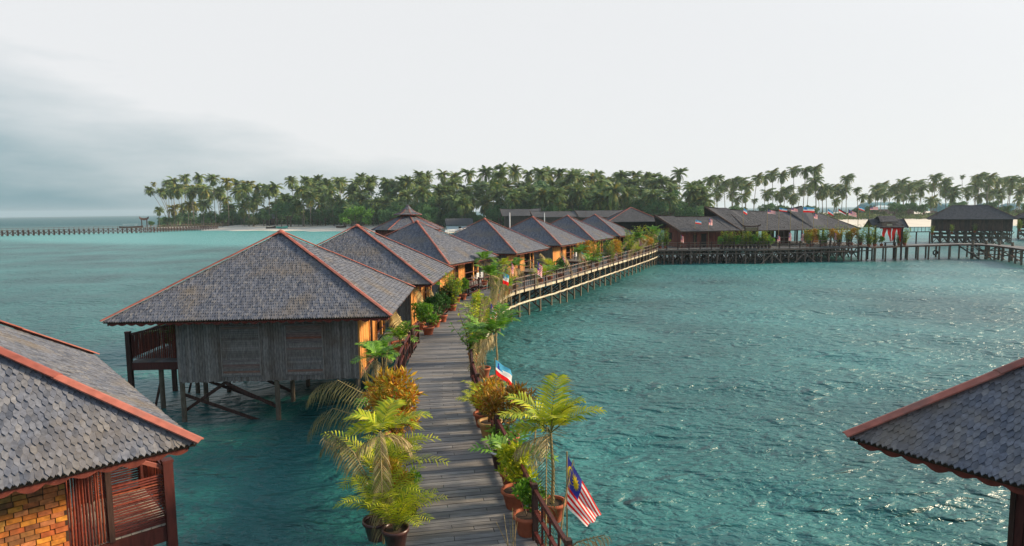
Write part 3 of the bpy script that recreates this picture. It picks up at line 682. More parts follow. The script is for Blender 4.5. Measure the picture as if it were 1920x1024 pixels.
LP = 'potted plants along the left edge of the boardwalk'; RP_ = 'potted plants along the right edge of the boardwalk'
# near left
potted('areca', 'large lime green feathery palm in dark pot at the lower left deck edge', 'potted palm', -2.5, 11.1, s=.8, potm='pot_dark', pr=.24, ph=.36, name='potted_palm')
potted('areca', 'smaller lime palm in dark red pot at the very bottom left deck edge', 'potted palm', -2.1, 10.75, s=.66, rz=2, v=1, potm='pot_dark', pr=.22, name='potted_palm')
potted('fanpalm_lime', 'tall stemmed lime palm rising above the large feathery palm, lower left', 'potted palm', -2.55, 12.1, s=1.0, rz=1, v=1, potm='pot_dark', name='potted_palm')
potted('bush', 'thin green shrub leaning onto the deck beside the large feathery palm', 'potted shrub', -2.05, 12.0, s=.6, v=2, potm='pot_dark', pr=.18, ph=.3)
dried(-2.35, 10.9, FZ, 'brown dried palm frond standing upright against the large feathery palm', 2.0, R(100), 88, 15, .5, 'dried', hang=1.1, nl=46, lw=.04)
dried(-2.6, 11.6, FZ + .2, 'olive half dried frond bending left over the large feathery palm', 1.9, R(165), 84, 60, .45, 'dried_olive', hang=.8, nl=40, lw=.035)
potted('croton', 'round orange and yellow leaved croton bush at the left deck edge', 'potted shrub', -2.95, 15.3, s=1.35, rz=1, ph=.45, name='potted_shrub')
potted('croton', 'yellow croton shrub just in front of the round orange one', 'potted shrub', -2.72, 14.9, s=.85, rz=3, v=1, ph=.4, name='potted_shrub')
dried(-3.25, 15.0, FZ + .1, 'large olive dried frond arching left over the dark water', 2.7, R(185), 90, 175, .8, 'dried_olive', hang=.9, nl=40, sag=.8, lw=.028)
dried(-3.2, 14.4, FZ - .1, 'second olive dried frond drooping left below the large arching one', 1.9, R(180), 82, 150, .6, 'dried_olive', hang=.9, nl=34, sag=.8, lw=.028)
potted('palmlet', 'small green palm tucked behind the round orange croton', 'potted palm', -3.55, 17.4, s=1.1, v=3, name='potted_palm')
potted('fanpalm', 'broad leaved green palm by the golden corner of the nearest whole bungalow', 'potted palm', -4.2, 19.3, s=.85, v=4, name='potted_palm')
potted('fanpalm', 'second broad leaved green palm next to the wrapped post, left edge', 'potted palm', -4.35, 21.0, s=.7, v=5, rz=2, name='potted_palm')
dried(-4.1, 19.9, FZ, 'pale yellow dried frond hanging in a column below the broad leaved palm', 1.8, R(40), 88, 10, .5, 'dried_gold', hang=1.3, nl=30, lw=.03)
dried(-4.25, 18.9, FZ, 'olive dried frond column beside the pale yellow one, left edge', 1.5, R(200), 86, 20, .45, 'dried_olive', hang=1.3, nl=26, lw=.03)
potted('palmlet', 'dark green palm in a large brown pot behind the left railing', 'potted palm', -4.75, 26.6, s=1.15, v=6, pr=.36, ph=.42, name='potted_palm')
potted('bush', 'leafy green shrub in terracotta pot at the end of the left railing', 'potted shrub', -4.05, 30.3, s=1.15, v=1, pr=.28)
potted('bush_dark', 'dark round shrub in terracotta pot just past the left railing', 'potted shrub', -3.95, 32.3, s=1.3, v=2, pr=.28)
potted('bush_dark', 'dark green shrub, second of two in front of the second bungalow', 'potted shrub', -3.75, 33.8, s=1.15, v=3, pr=.26)
potted('bush', 'mid green shrub between the second bungalow porch and the deck', 'potted shrub', -4.6, 31.6, s=1.1, v=4)
dried(-4.9, 28.6, FZ, 'golden arched frond curling in a tight comb beside the second bungalow', 2.1, R(150), 86, 60, .7, 'dried_gold', hang=.8, nl=36, sag=.6, lw=.035)
dried(-4.6, 34.2, FZ, 'golden frond column in front of the second bungalow porch', 2.3, R(160), 86, 40, .6, 'dried_gold', hang=1.0, nl=36, sag=.6, lw=.035)
potted('fanpalm', 'slim green palm on the second bungalow porch', 'potted palm', -4.9, 36.2, s=1.0, v=6, name='potted_palm')
for k, (x, y, kd, s_, lb) in enumerate([(-3.95, 37.6, 'bush_dark', 1.2, 'dark blue green shrub nearest the bend, left edge'), (-3.85, 39.2, 'tallbush', .95, 'tall yellow green bush at the bend in front of the third bungalow'), (-3.6, 40.8, 'bush_lime', 1.15, 'lime shrub in red pot behind the tall yellow green bush'), (-3.3, 42.3, 'bush', 1.1, 'green shrub in red pot, last before the third bungalow porch')]):
    potted(kd, lb, 'potted shrub', x, y, s=s_, v=k, pr=.26)
potted('fanpalm', 'slim palm standing on the third bungalow porch landing', 'potted palm', -2.2, 50.6, s=1.25, v=2, name='potted_palm')
# near right
potted('bush', 'small green shrub in terracotta pot at the bottom right deck edge', 'potted shrub', .22, 11.2, s=.7, v=5, pr=.24, name='potted_shrub')
potted('bush_lime', 'bushy bright green shrub in terracotta pot, lower right deck edge', 'potted shrub', .02, 12.25, s=.95, v=6, pr=.27, name='potted_shrub')
potted('fanpalm_lime', 'tall lime palm with spreading crown beside the nearest striped flag', 'potted palm', .72, 11.7, s=1.08, v=7, rz=.5, name='potted_palm')
potted('palmlet', 'low green palm between the bright shrub and the white rimmed pot', 'potted palm', -.05, 13.1, s=1.15, v=8, name='potted_palm')
pw = potted('bush', 'tiny plant in dark pot with white rim at the right deck edge', 'potted plant', -.28, 14.2, s=.45, v=8, potm='pot_dark', pr=.25, ph=.42)
q = MB(); q.lathe([(.272, .41), (.285, .40), (.285, .43), (.25, .435), (.25, .41)], (0, 0, 0), 'white', 18); q.build('rim', pw)
potted('palmlet', 'thin plant in grey green pot behind the white rimmed pot', 'potted plant', -.35, 15.0, s=.6, v=2, potm='pot_dark', pr=.22)
potted('croton_dark', 'dark orange and green croton on the right deck edge', 'potted shrub', -.12, 15.3, s=1.15, v=1, pr=.24)
potted('croton', 'golden croton in yellowish pot at the right deck edge', 'potted shrub', -.62, 16.3, s=.9, v=2, potm='pot_yellow', pr=.3, ph=.42)
potted('areca', 'soft lime feathery palm behind the golden croton', 'potted palm', -.85, 17.1, s=.72, v=2, name='potted_palm')
potted('areca', 'second soft lime feathery palm further behind the golden croton', 'potted palm', -.9, 18.1, s=.62, v=1, rz=1, name='potted_palm')
dried(.42, 14.2, FZ + .1, 'large dark dried frond fanning right over the water', 2.35, R(60), 84, 70, .9, 'dried_olive', hang=.35, nl=30, sag=.5, lw=.026)
dried(.55, 11.0, FZ - .5, 'olive frond standing upright along the stem of the spreading lime palm', 2.5, R(80), 88, 12, .42, 'dried_olive', hang=1.0, nl=40, lw=.03)
dried(.74, 10.9, FZ - .9, 'brown dried frond hanging beside the nearest flag pole', 2.4, R(20), 88, 14, .4, 'dried', hang=1.3, nl=36, lw=.025)
dried(.5, 10.3, FZ - .4, 'straggly dried frond crossing the bottom right railing', 1.5, R(-20), 70, 60, .5, 'dried', hang=.8, nl=24, lw=.025)
potted('areca', 'deep lime feathery palm filling the gap below the round orange croton', 'potted palm', -2.6, 13.2, s=.7, rz=3, v=0, potm='pot_dark', name='potted_palm')
dried(-3.0, 12.6, FZ, 'straw coloured frond curving left from the lower left deck edge', 1.7, R(170), 85, 70, .45, 'dried', hang=.9, nl=34)
dried(-3.55, 16.6, FZ + .1, 'tall olive frond arching left just behind the round orange croton', 2.9, R(178), 88, 150, .9, 'dried_olive', hang=.9, nl=40, sag=.8)
potted('areca', 'tall lime feathery palm rising right behind the two dark pots, lower left', 'potted palm', -2.7, 12.5, s=1.0, rz=5, v=2, potm='pot_dark', name='potted_palm')
potted('croton', 'small golden shrub between the lime palms at the lower left deck edge', 'potted shrub', -2.35, 11.7, s=.7, rz=5, v=0, potm='pot_dark', name='potted_shrub')
gl = MB()
for i in range(6): gl.tube([(rnd.uniform(-.05, .05), rnd.uniform(-.05, .05), 0), (rnd.uniform(-.35, .1), rnd.uniform(-.1, .3), rnd.uniform(.5, .9))], [.008, .004], 'dried', 4)
tag(gl.build('dry_twigs'), 'few thin dry stalks sticking up over the deck at bottom centre right', 'twigs').location = (-.05, 10.3, FZ)
potted('fanpalm', 'bright green palm reaching right over the water above the blue white red flag', 'potted palm', -.55, 20.9, s=1.2, v=9, rz=.4, name='potted_palm')
potted('fanpalm', 'small green palm behind the one reaching over the water', 'potted palm', -1.05, 22.2, s=.95, v=3, rz=2, name='potted_palm')
def dlab(y, m):
    a = {'dried': 'straw coloured', 'dried_olive': 'olive brown', 'dried_gold': 'golden'}[m]; b = 'beside the blue white red flag' if y < 22 else 'behind the palm reaching over the water' if y < 26 else 'before the bend' if y < 31 else 'in the middle of the bend' if y < 37 else 'where the bend meets the straight'
    return '%s dried frond on the right railing %s' % (a, b)
for k, (y, L_, a, m, ll) in enumerate([(21.2, 2.2, 100, 'dried', .5), (23.0, 2.5, 200, 'dried_olive', .5), (24.2, 2.0, 150, 'dried', .55), (26.0, 2.6, 60, 'dried_olive', .5), (28.3, 2.4, 170, 'dried', .6), (29.8, 2.7, 90, 'dried_olive', .5), (31.6, 2.3, 190, 'dried', .6), (33.5, 2.9, 120, 'dried_olive', .6), (36.5, 2.8, 70, 'dried_olive', .55), (38, 3.0, 150, 'dried', .6), (39.5, 3.2, 60, 'dried_olive', .6), (41, 2.6, 100, 'dried', .6), (43.2, 3.0, 140, 'dried_olive', .6)]):
    p = edge(y, 1, .05); dried(p.x, p.y, FZ - .3, dlab(y, m), L_ * .82, R(a * .45 - 40), 88, 28, ll * .85, m, hang=.95, nl=28, group=dlab(y, m))
for k, (y, kd, sd, off, lb) in enumerate([(24.5, 'tallbush', 1, .1, 'thin green shrub among the dried fronds nearest the right rail end'), (30.5, 'areca', 1, .05, 'feathery lime palm among dried fronds, middle of the bend'), (43.8, 'tallbush', 1, 0, 'tall green shrub at the far end of the bend before the straight'), (45.2, 'areca', 1, 0, 'feathery lime palm where the cream beams of the straight begin')]):
    p = edge(y, sd, off); potted(kd, lb, 'potted plant', p.x, p.y, s=1.1, v=k % 3, rz=k, pr=.2)
for k in range(16):
    y = 20.5 + k * 1.65; p = edge(y, 1, .12); m_ = ('dried', 'dried_olive', 'dried_gold', 'dried_olive')[k % 4]; dried(p.x, p.y, FZ - .5, dlab(y, m_), rnd.uniform(1.6, 2.4), R(rnd.uniform(-70, 70)), 88, rnd.uniform(10, 35), rnd.uniform(.32, .48), ('dried', 'dried_olive', 'dried_gold', 'dried_olive')[k % 4], hang=.95, nl=30, group=dlab(y, m_))
GR = 'plants along the right railing of the far straight boardwalk'
for k, (y, kd, s_) in enumerate([(34.8, 'bush_lime', 1.2), (37.4, 'tallbush', 1.0), (40, 'fanpalm', 1.2), (42, 'tallbush', 1.1), (47.5, 'fanpalm', 1.1), (49.3, 'fanpalm_lime', 1.0), (51.5, 'areca', 1.0), (53.3, 'palmlet', 1.6), (55.4, 'bush_dark', 1.3), (58, 'areca', 1.1), (60.2, 'fanpalm', 1.2), (62.8, 'palmlet', 1.7), (65.3, 'tallbush', 1.2), (67.4, 'croton', 1.9), (69.4, 'tallbush', 1.3), (71.2, 'croton', 1.7), (73.5, 'tallbush', .9), (75.6, 'bush_dark', 1.8), (78.2, 'tallbush', 1.35), (80, 'areca', 1.2), (82.3, 'fanpalm', 1.4), (84.6, 'tallbush', 1.5), (86.5, 'croton', 1.7), (88.5, 'tallbush', 1.7), (90, 'fanpalm', 1.7), (91.2, 'tallbush', 1.6)]):
    sd = 1 if k % 4 != 1 else -1
    p = edge(y, sd, -.28 if sd > 0 else -.2)
    desc = {'bush_lime': 'lime shrub', 'tallbush': 'tall yellow green bush', 'fanpalm': 'green broad leaved palm', 'fanpalm_lime': 'lime palm', 'areca': 'feathery lime palm', 'palmlet': 'low green palm', 'bush_dark': 'dark green shrub', 'croton': 'orange leaved croton'}[kd]
    edge_n = ('right' if sd > 0 else 'left') + ' edge before the ' + ('fourth' if y < 57 else 'fifth' if y < 70 else 'sixth' if y < 82 else 'last') + ' bungalow'
    potted(kd, '%s on the %s' % (desc, edge_n), 'potted plant', p.x, p.y, s=s_, v=k % 3, rz=k, group=('%ss on the %s' % (desc, edge_n)))
for k, (y) in enumerate([47, 50, 57.5, 61.5, 69, 76, 81, 86.5]):
    p = edge(y, 1, .05); dried(p.x, p.y, FZ - .2, 'dried palm frond tied to the right railing of the far straight boardwalk', 2.6, R(60 + 50 * k), 85, 50, .6, ('dried', 'dried_olive', 'dried_gold')[k % 3], hang=.9, nl=22, group='dried fronds on the far straight railing')
    p = edge(y + 2, -1, .5); dried(p.x, p.y, FZ - .2, 'dried palm frond on the bungalow side of the far straight boardwalk', 2.5, R(160 + 30 * k), 85, 60, .6, ('dried_gold', 'dried_olive')[k % 2], hang=.9, nl=22, group='dried fronds on the bungalow side')
potted('palmlet', 'green plant peeping over the balcony screen of the nearest whole bungalow', 'potted palm', -14.3, 27.0, s=1.5, v=5, name='potted_palm', ph=.5)

# white chairs on the porches
def chair(label, x, y, rz):
    o = thing('plastic_chair', label, 'chair', (x, y, FZ), rz, 'white chairs on the bungalow porches')
    s = MB(); s.box((0, 0, .43), (.46, .44, .035), 'white'); s.build('seat', o)
    b = MB()
    for i in range(5): b.box((-.18 + i * .09, .23, .64), (.055, .025, .38), 'white')
    b.box((0, .23, .85), (.46, .03, .06), 'white'); b.build('backrest', o)
    for a in (-1, 1):
        ar = MB(); ar.box((a * .25, .02, .66), (.05, .42, .03), 'white'); ar.box((a * .25, -.18, .54), (.04, .04, .24), 'white'); ar.build('armrest', o)
        for c in (-1, 1): l_ = MB(); l_.tube([(a * .22, c * .2, 0), (a * .2, c * .19, .42)], .022, 'white', 6); l_.build('leg', o)
def hloc(c, ang, lx, ly): a = R(ang); return (c[0] + lx * math.cos(a) - ly * math.sin(a), c[1] + lx * math.sin(a) + ly * math.cos(a))
for (c, a, lx, ly, lb) in [((-9.31, 38.7), -2.4, 2.9, 1.6, 'white plastic chair on the second bungalow porch'), ((-7.7, 52.3), -22, 4.6, 1.2, 'left white chair by the third bungalow porch'), ((-7.7, 52.3), -22, 4.6, 2.0, 'right white chair by the third bungalow porch'), ((2.5, 75.4), -25, 4.6, 1.6, 'white chair by the fifth bungalow porch')]:
    x, y = hloc(c, a, lx, ly); chair(lb, x, y, R(a - 90))

# ------------------------------------------------------------------ flags
def flag(kind, TL, BL, TR, BR, label, base, rip=.05, res=1.0, group=None, top=.05):
    """quad flag cloth between four corners, pole from base to above TL"""
    TL, BL, TR, BR = map(Vector, (TL, BL, TR, BR)); o = thing('flag', label, 'flag', base, 0, group); B0 = Vector(base)
    nrm = (TR - TL).cross(BL - TL).normalized(); hh = (BL - TL).length
    def S(u, v, e=0):
        p = TL * (1 - u) * (1 - v) + TR * u * (1 - v) + BL * (1 - u) * v + BR * u * v
        return p - B0 + nrm * (rip * hh * (u ** .6) * math.sin(7.5 * u + 3.2 * v + .8) + rip * .5 * hh * math.sin(13 * v + 4 * u) * u + e)
    pm = MB(); a = BL - B0; t = TL - B0; pm.tube([(0, 0, 0), (a.x * .5, a.y * .5, a.z * .5) if a.z > .2 else (0, 0, .05), (t.x, t.y, t.z + top)], .016 if res > .9 else .03, 'stem_dry', 6); pm.build('pole', o)
    c = MB(); nv = 28 if kind == 'striped' else 18; nu = max(6, int(24 * res)); nu += nu % 2; vs = [S(i / nu, j / nv) for j in range(nv + 1) for i in range(nu + 1)]
    def cell(u, v):
        if kind == 'striped':
            if u < .42 and v < 8 / 14: return 'f_blue'
            return 'f_red' if int(v * 14) % 2 == 0 else 'f_white'
        if kind == 'dark':
            return ('f_black', 'f_red', 'f_white')[min(2, int(v * 3))]
        if u < .45 and v < .5: return 'f_cyan' if not (abs(u - .22) < .12 * (v / .5) and v > .12) else 'f_blue'
        return ('f_cyan', 'f_white', 'f_red')[min(2, int(v * 3))]
    c.v = [tuple(p) for p in vs]
    for j in range(nv):
        for i in range(nu):
            q = j * (nu + 1) + i; c.f.append((q, q + 1, q + nu + 2, q + nu + 1)); c.m.append(c.mi(cell((i + .5) / nu, (j + .5) / nv)))
    cl = c.build('cloth', o, True)
    if kind == 'striped' and res > .3:
        for e in (.006, -.006):
            m = MB(); cu, cv = .265, .285; pts = []
            for k in range(28):
                rr = .13 if k % 2 == 0 else .07; an = math.pi * k / 14; pts.append(S(cu + rr * .85 * math.cos(an), cv + rr * 1.45 * math.sin(an), e))
            pts.append(S(cu, cv, e)); m.add(pts, [(k, (k + 1) % 28, 28) for k in range(28)], 'f_yellow')
            cu, cv = .13, .285; n = 16; pts = []
            for k in range(n + 1):
                an = R(50) + R(260) * k / n; tt = 1 - abs(2 * k / n - 1); ro = .15; ri = .15 - .055 * tt ** .7
                pts += [S(cu + ro * .62 * math.cos(an), cv + ro * 1.15 * math.sin(an), e), S(cu + (ri * math.cos(an) + .012) * .62, cv + ri * 1.15 * math.sin(an), e)]
            m.add(pts, [(2 * k, 2 * k + 1, 2 * k + 3, 2 * k + 2) for k in range(n)], 'f_yellow')
            m.build('emblem', cl)
    return o
TLn = atY(1063, 852, 11.25); BLn = atY(1063, 952, 11.2); TRn = atY(1129, 966, 11.35); BRn = atY(1097, 984, 11.0)
flag('striped', TLn, BLn, TRn, BRn, 'nearest red and white striped flag with blue corner, yellow crescent and star', (BLn.x, BLn.y, 1.2), .07)
A = atY(928, 674, 19.0); B = atY(930, 702, 19.0); Cc = atY(957, 694, 18.7); D = atY(964, 730, 18.7)
flag('blue', A, B, Cc, D, 'blue white and red flag hanging at the right railing below the bright green palm', (B.x, B.y, FZ), .1)
def smallflag(kind, px, py, Y, hpx, wpx, drop, label, zb=FZ, grp=None):
    s_ = Y / CF; TL = atY(px - wpx / 2, py - hpx / 2 - drop / 2, Y); BL = TL - Vector((0, 0, hpx * s_)); TR = TL + Vector((wpx * s_, -.15, -drop * s_)); BR = TR - Vector((0, .1, hpx * s_ * .9))
    return flag(kind, TL, BL, TR, BR, label, (BL.x, BL.y, zb), .08, .4, grp)
smallflag('striped', 925, 592, 28, 34, 12, 14, 'furled striped flag hanging left of the bend among dried fronds')
smallflag('striped', 896, 612, 25.5, 26, 7, 10, 'pale furled striped flag half hidden by dried fronds, left of the other')
smallflag('blue', 948, 524, 40, 22, 12, 6, 'small blue and red flag above the bend')
smallflag('striped', 1012, 507, 49, 24, 9, 8, 'dark cornered striped flag on a post at the start of the straight')
smallflag('striped', 961, 505, 45, 22, 4, 8, 'narrow pale flag beside the fourth bungalow front')
smallflag('striped', 1057, 494, 57, 22, 4, 6, 'narrow pink flag in front of the fifth bungalow')
smallflag('blue', 1093, 482, 65, 14, 6, 6, 'small blue and white flag in front of the sixth bungalow')
smallflag('striped', 1153, 474, 78, 16, 5, 4, 'narrow pink flag near the last bungalow')
smallflag('striped', 1201, 462, 86, 18, 5, 4, 'pink flag among bushes near the end of the boardwalk')
smallflag('blue', 1200, 452, 88, 6, 5, 2, 'tiny blue flag above the bushes at the end of the boardwalk')
fl_r = [('striped', 1230, 450, 14, 4, 3, 'narrow red flag at the left corner of the small gabled hall'), ('striped', 1279, 449, 14, 5, 3, 'narrow red flag at the door end of the small gabled hall'),
        ('blue', 1309, 417, 7, 11, 3, 'small tricolour flag, left of two over the small gabled roof'), ('striped', 1332, 417, 12, 6, 2, 'pink flag, right of two over the small gabled roof'),
        ('blue', 1397, 397, 9, 6, 5, 'tricolour flag leftmost above the big hall roof'), ('striped', 1446, 398, 7, 14, 3, 'striped flag second above the big hall roof'),
        ('blue', 1468, 394, 6, 14, 3, 'tricolour flag third above the big hall roof'), ('striped', 1489, 394, 6, 12, 3, 'striped flag fourth above the big hall roof'),
        ('blue', 1516, 394, 10, 20, 2, 'largest tricolour flag above the big hall roof peak'), ('striped', 1529, 406, 9, 6, 3, 'small pink flag just below the largest tricolour'),
        ('blue', 1557, 399, 8, 9, 7, 'pale blue drooping flag above the right part of the hall'), ('dark', 1579, 398, 6, 13, 8, 'black red and white flag above the right part of the hall'),
        ('striped', 1598, 401, 10, 14, 6, 'large striped flag at the right end of the hall'), ('blue', 1615, 392, 6, 10, 5, 'pale tricolour flag beyond the right end of the hall'),
        ('striped', 1638, 391, 6, 14, 1, 'orange striped flag over the pier gateway'),
        ('striped', 1460, 449, 13, 4, 3, 'narrow red flag, left of three hanging at the hall terrace'), ('striped', 1481, 445, 16, 4, 3, 'narrow red flag, middle of three at the hall terrace'), ('striped', 1504, 446, 16, 4, 3, 'narrow red flag, right of three at the hall terrace'),
        ('striped', 1566, 444, 14, 3, 2, 'pale narrow flag at the right of the hall terrace')]
for kd, px, py, hp, wp, dr, lb in fl_r: smallflag(kd, px, py, 94.5 if py > 430 else 95.5, hp, wp, dr, lb)

# ------------------------------------------------------------------ gabled halls over the water
def gable_hall(label, loc, rz, length, depth, ez, ridge, cat='hall', hipx=None, m='shingle_far'):
    """local: near eave from (0,0) to (length,0); ridge = [(x, z), ...] at y = depth/2 matched to eave points"""
    h = thing('longhouse', label, cat, loc, rz)
    rf = MB(); n = len(ridge); ex = [length * i / (n - 1) for i in range(n)] if hipx is None else hipx
    for i in range(n - 1):
        a, b = (ex[i], 0, ez), (ex[i + 1], 0, ez); c, d = (ridge[i][0], depth / 2, ridge[i][1]), (ridge[i + 1][0], depth / 2, ridge[i + 1][1])
        slope(rf, a, b, c, d, .26, .30, m)
        slope(rf, (b[0], depth, ez), (a[0], depth, ez), d, c, .5, .55, m)
    r_ = rf.build('roof', h)
    cp = MB()
    for i in range(n - 1): cp.beam((ridge[i][0], depth / 2, ridge[i][1] + .05), (ridge[i + 1][0], depth / 2, ridge[i + 1][1] + .05), .3, .08, 'wood_dark')
    cp.build('ridge_cap', r_)
    bb = MB()
    for k, x in ((0, ex[0]), (-1, ex[-1])):
        for yy in (0, depth): bb.beam((x, yy, ez), (ridge[k][0], depth / 2, ridge[k][1] + .02), .1, .26, 'wall_brown')
    bb.beam((ex[0], .03, ez - .03), (ex[-1], .03, ez - .03), .06, .16, 'wall_brown')
    bb.build('bargeboard', r_)
    return h
def gable_wall(h, x, depth, z0, ez, rzv, m, inset=1.0):
    w_ = MB(); n = 26; y0 = inset; y1 = depth - inset
    for i in range(n):
        ya = y0 + (y1 - y0) * i / n; yb = y0 + (y1 - y0) * (i + 1) / n; yc = (ya + yb) / 2; t = 1 - abs(yc - depth / 2) / (depth / 2)
        top = ez + (rzv - ez) * t - .15; w_.box((x, yc, (z0 + top) / 2), (.08, (yb - ya) * .94, top - z0), m)
    return w_.build('gable_wall', h)
# small red hall
sm = gable_hall('small gabled hall with dark red plank walls and curved grey roof beside the big hall', (24.9, 94.4, 0), R(9), 10.6, 9.0, 4.55, [(-2.3, 6.95), (.8, 6.72), (3.8, 6.62), (7, 6.62), (10.4, 6.8)])
gable_wall(sm, .8, 9, FZ - .3, 4.55, 6.8, 'wall_red')
wn = MB(); wn.box((.73, 5.4, 3.7), (.05, 1.0, 1.1), 'dark'); wn.build('window', sm)
sw = MB()
for i in range(42): sw.box((.95 + i * .22, 1.0, (FZ + 4.3) / 2), (.205, .07, 2.6), 'wall_red')
sw.build('wall', sm)
for xx, ww, nm in ((2.7, .5, 'window'), (4.1, .8, 'door'), (7.5, .9, 'window')):
    q = MB(); q.box((xx, .95, 3.15 if nm == 'door' else 3.4), (ww, .05, 2.0 if nm == 'door' else 1.1), 'dark'); q.box((xx - ww / 2, .93, 3.15), (.08, .08, 2.1), 'wood_dark'); q.box((xx + ww / 2, .93, 3.15), (.08, .08, 2.1), 'wood_dark'); q.build(nm, sm)
# big hall
bgh = gable_hall('big open sided hall with long sagging grey roof and pointed ridge ends', (34.4, 95.9, 0), R(7.5), 19.4, 13.0, 4.5, [(-2.9, 8.15), (.8, 7.72), (4.2, 7.42), (7.5, 7.25), (10.6, 7.42), (13.5, 8.05), (14.3, 7.0), (16.8, 6.75)], hipx=[0, 3, 6, 9, 12, 14.4, 15.3, 19.4])
gable_wall(bgh, 1.2, 13, 4.5, 4.5, 7.6, 'wall_brown', .8)
he = MB(); slope(he, (19.4, 0, 4.5), (19.4, 13, 4.5), (16.8, 6.5, 6.75), (16.8, 6.5, 6.75), .26, .3, 'shingle_far'); he.build('roof_end', bgh)
for i in range(7):
    for yy in (.9, 6.5):
        q = MB(); q.box((.9 + i * 2.15, yy, (FZ + 5) / 2), (.2, .2, 5 - FZ - .1), 'wall_brown'); q.build('column', bgh)
bw = MB()
for i in range(40): 
    if i in (8, 9, 22, 23, 31): continue
    bw.box((1.2 + i * .31, 9.5, 3.6), (.30, .08, 3.0), 'wall_brown')
bw.build('wall', bgh)
bc = MB(); bc.box((7, 5.2, 2.62), (7, .6, 1.0), 'wood_red'); bc.box((7, 5.2, 3.15), (7.2, .75, .06), 'plank_light'); bc.build('counter', bgh)
rh = bgh
for xx in (15.2, 16.9, 18.6):
    for yy in (1.0, 10.8): q = MB(); q.box((xx, yy, 3.4), (.16, .16, 2.7), 'pile_lit' if xx == 16.9 else 'wall_brown'); q.build('column', rh)
bw = MB()
for i in range(8): bw.box((14.8 + i * .3, 7, 3.3), (.29, .08, 2.3), 'slat_gold')
bw.build('wall', rh)
# terrace
T = thing('terrace', 'timber terrace on piles with lattice railing in front of the halls', 'terrace', (0, 0, 0))
FE = [(20.4, 92.3), (30.5, 92.2), (35.0, 91.2), (44, 92.6), (53.6, 95.0)]
def fey(x):
    for (a, b), (c, d) in zip(FE, FE[1:]):
        if a <= x <= c: return b + (d - b) * (x - a) / (c - a)
    return FE[-1][1]
tb = MB(); x = 20.4
while x < 54.2:
    y0 = fey(min(x, 53.6)); tb.box((x + .11, (y0 + 109) / 2, FZ - .03 + rnd.uniform(-.005, .005)), (.205, 109 - y0, .05), 'plank'); x += .22
tb.build('deck', T)
eb = MB()
for (a, b), (c, d) in zip(FE, FE[1:]):
    eb.beam((a, b - .04, FZ - .18), (c, d - .04, FZ - .18), .07, .22, 'pile_rail'); eb.beam((a, b + .1, FZ - .72), (c, d + .1, FZ - .72), .09, .13, 'pile_rail')
eb.build('edge_beam', T)
for i in range(27):
    x = 20.8 + i * 1.28
    for k, yy in enumerate((.25, 2.6, 4.8, 7.5, 10.5)):
        if k and (i + k) % 2: continue
        q = MB(); y = fey(min(x, 53.6)) + yy; q.tube([(x, y, -1.5), (x, y, FZ - .1)], .11, 'pile_rail' if yy < 1 else 'pile', 7); q.build('pile', T)
lat = MB()
for i in range(38):
    x = 21 + i * .88; y = fey(min(x, 53.6)) + (1.2 if i < 15 else 5.5) + (i % 2) * 2.5; lat.beam((x, y, -.2), (x + .88, y, FZ - .3), .07, .09, 'pile_rail'); lat.beam((x + .88, y + .1, -.2), (x, y + .1, FZ - .3), .07, .09, 'pile_rail')  # left part braces; the rest set back as dark lattice for the gloom
lat.build('brace_shade_lattice', T)
for x in (37.3, 42.4):
    for s_ in (-1, 1): q = MB(); y = fey(x) + .05; q.beam((x, y, FZ - .75), (x + s_ * 1.7, y - .25, -.2), .11, .13, 'pile_rail'); q.build('strut', T)
rl = MB(); rp = thing('railing', None, None); rp.parent = T; x = 20.8; nn_ = 0
while x < 53.4:
    x2 = x + 1.6; y, y2 = fey(x), fey(min(x2, 53.6)); q = MB(); q.box((x, y + .05, FZ + .45), (.12, .12, 1.1), 'wood_dark'); q.build('rail_post', rp)
    for zz in (.95, .62, .12): rl.beam((x, y + .05, FZ + zz), (x2, y2 + .05, FZ + zz), .06, .06, 'pile_rail')
    for k in range(3):
        xa = x + k * .53; ya = fey(min(xa, 53.6)) + .05; rl.beam((xa, ya, FZ + .12), (xa + .53, ya, FZ + .62), .04, .04, 'pile_rail'); rl.beam((xa + .53, ya + .03, FZ + .12), (xa, ya + .03, FZ + .62), .04, .04, 'pile_rail')
    x = x2
rl.build('rail', rp)
# sign frame
p = atY(1409, 430, 93.4); sg = thing('signboard', 'dark wooden sign frame with curved top rail on two posts by the hedge', 'sign', (p.x, p.y, FZ))
for s_ in (-1, 1): q = MB(); q.tube([(s_ * .95, 0, 0), (s_ * .95, 0, 3.1)], .07, 'wood_dark', 7); q.build('post', sg)
q = MB(); q.tube([(-1.35, 0, 3.35), (-.9, 0, 3.18), (0, 0, 3.1), (.9, 0, 3.18), (1.35, 0, 3.35)], .09, 'wood_dark', 7); q.build('top_rail', sg)
q = MB(); q.box((0, 0, 2.72), (1.75, .06, .5), 'board'if 0 else 'pile_lit'); q.build('board', sg)
for r__ in range(3):  # extra lattice rows added to darken the space under the deck
    shade_lattice = MB()
    for i in range(26):
        x = 20.8 + i * 1.28; y = fey(min(x, 53.6)) + 5 + r__ * 3.4; shade_lattice.beam((x, y, -.2), (x + 1.28, y, FZ - .3), .1, .14, 'pile'); shade_lattice.beam((x + 1.28, y + .1, -.2), (x, y + .1, FZ - .3), .1, .14, 'pile')
    shade_lattice.beam((20.8, y, .8), (54, y + .1, .8), .12, .2, 'pile'); shade_lattice.build('brace_shade_lattice', T)
GH = 'leafy shrubs forming the hedge before the hall'
for k in range(13):
    x = 30.4 + k * .56; potted('tallbush' if k % 4 else 'bush', 'leafy green shrub in the clipped hedge at the left of the hall terrace', 'shrub', x, fey(x) + .55, s=1.12 if k % 4 else 1.5, v=k % 3, rz=k, group=GH, potm='pot_dark', name='hedge_shrub')
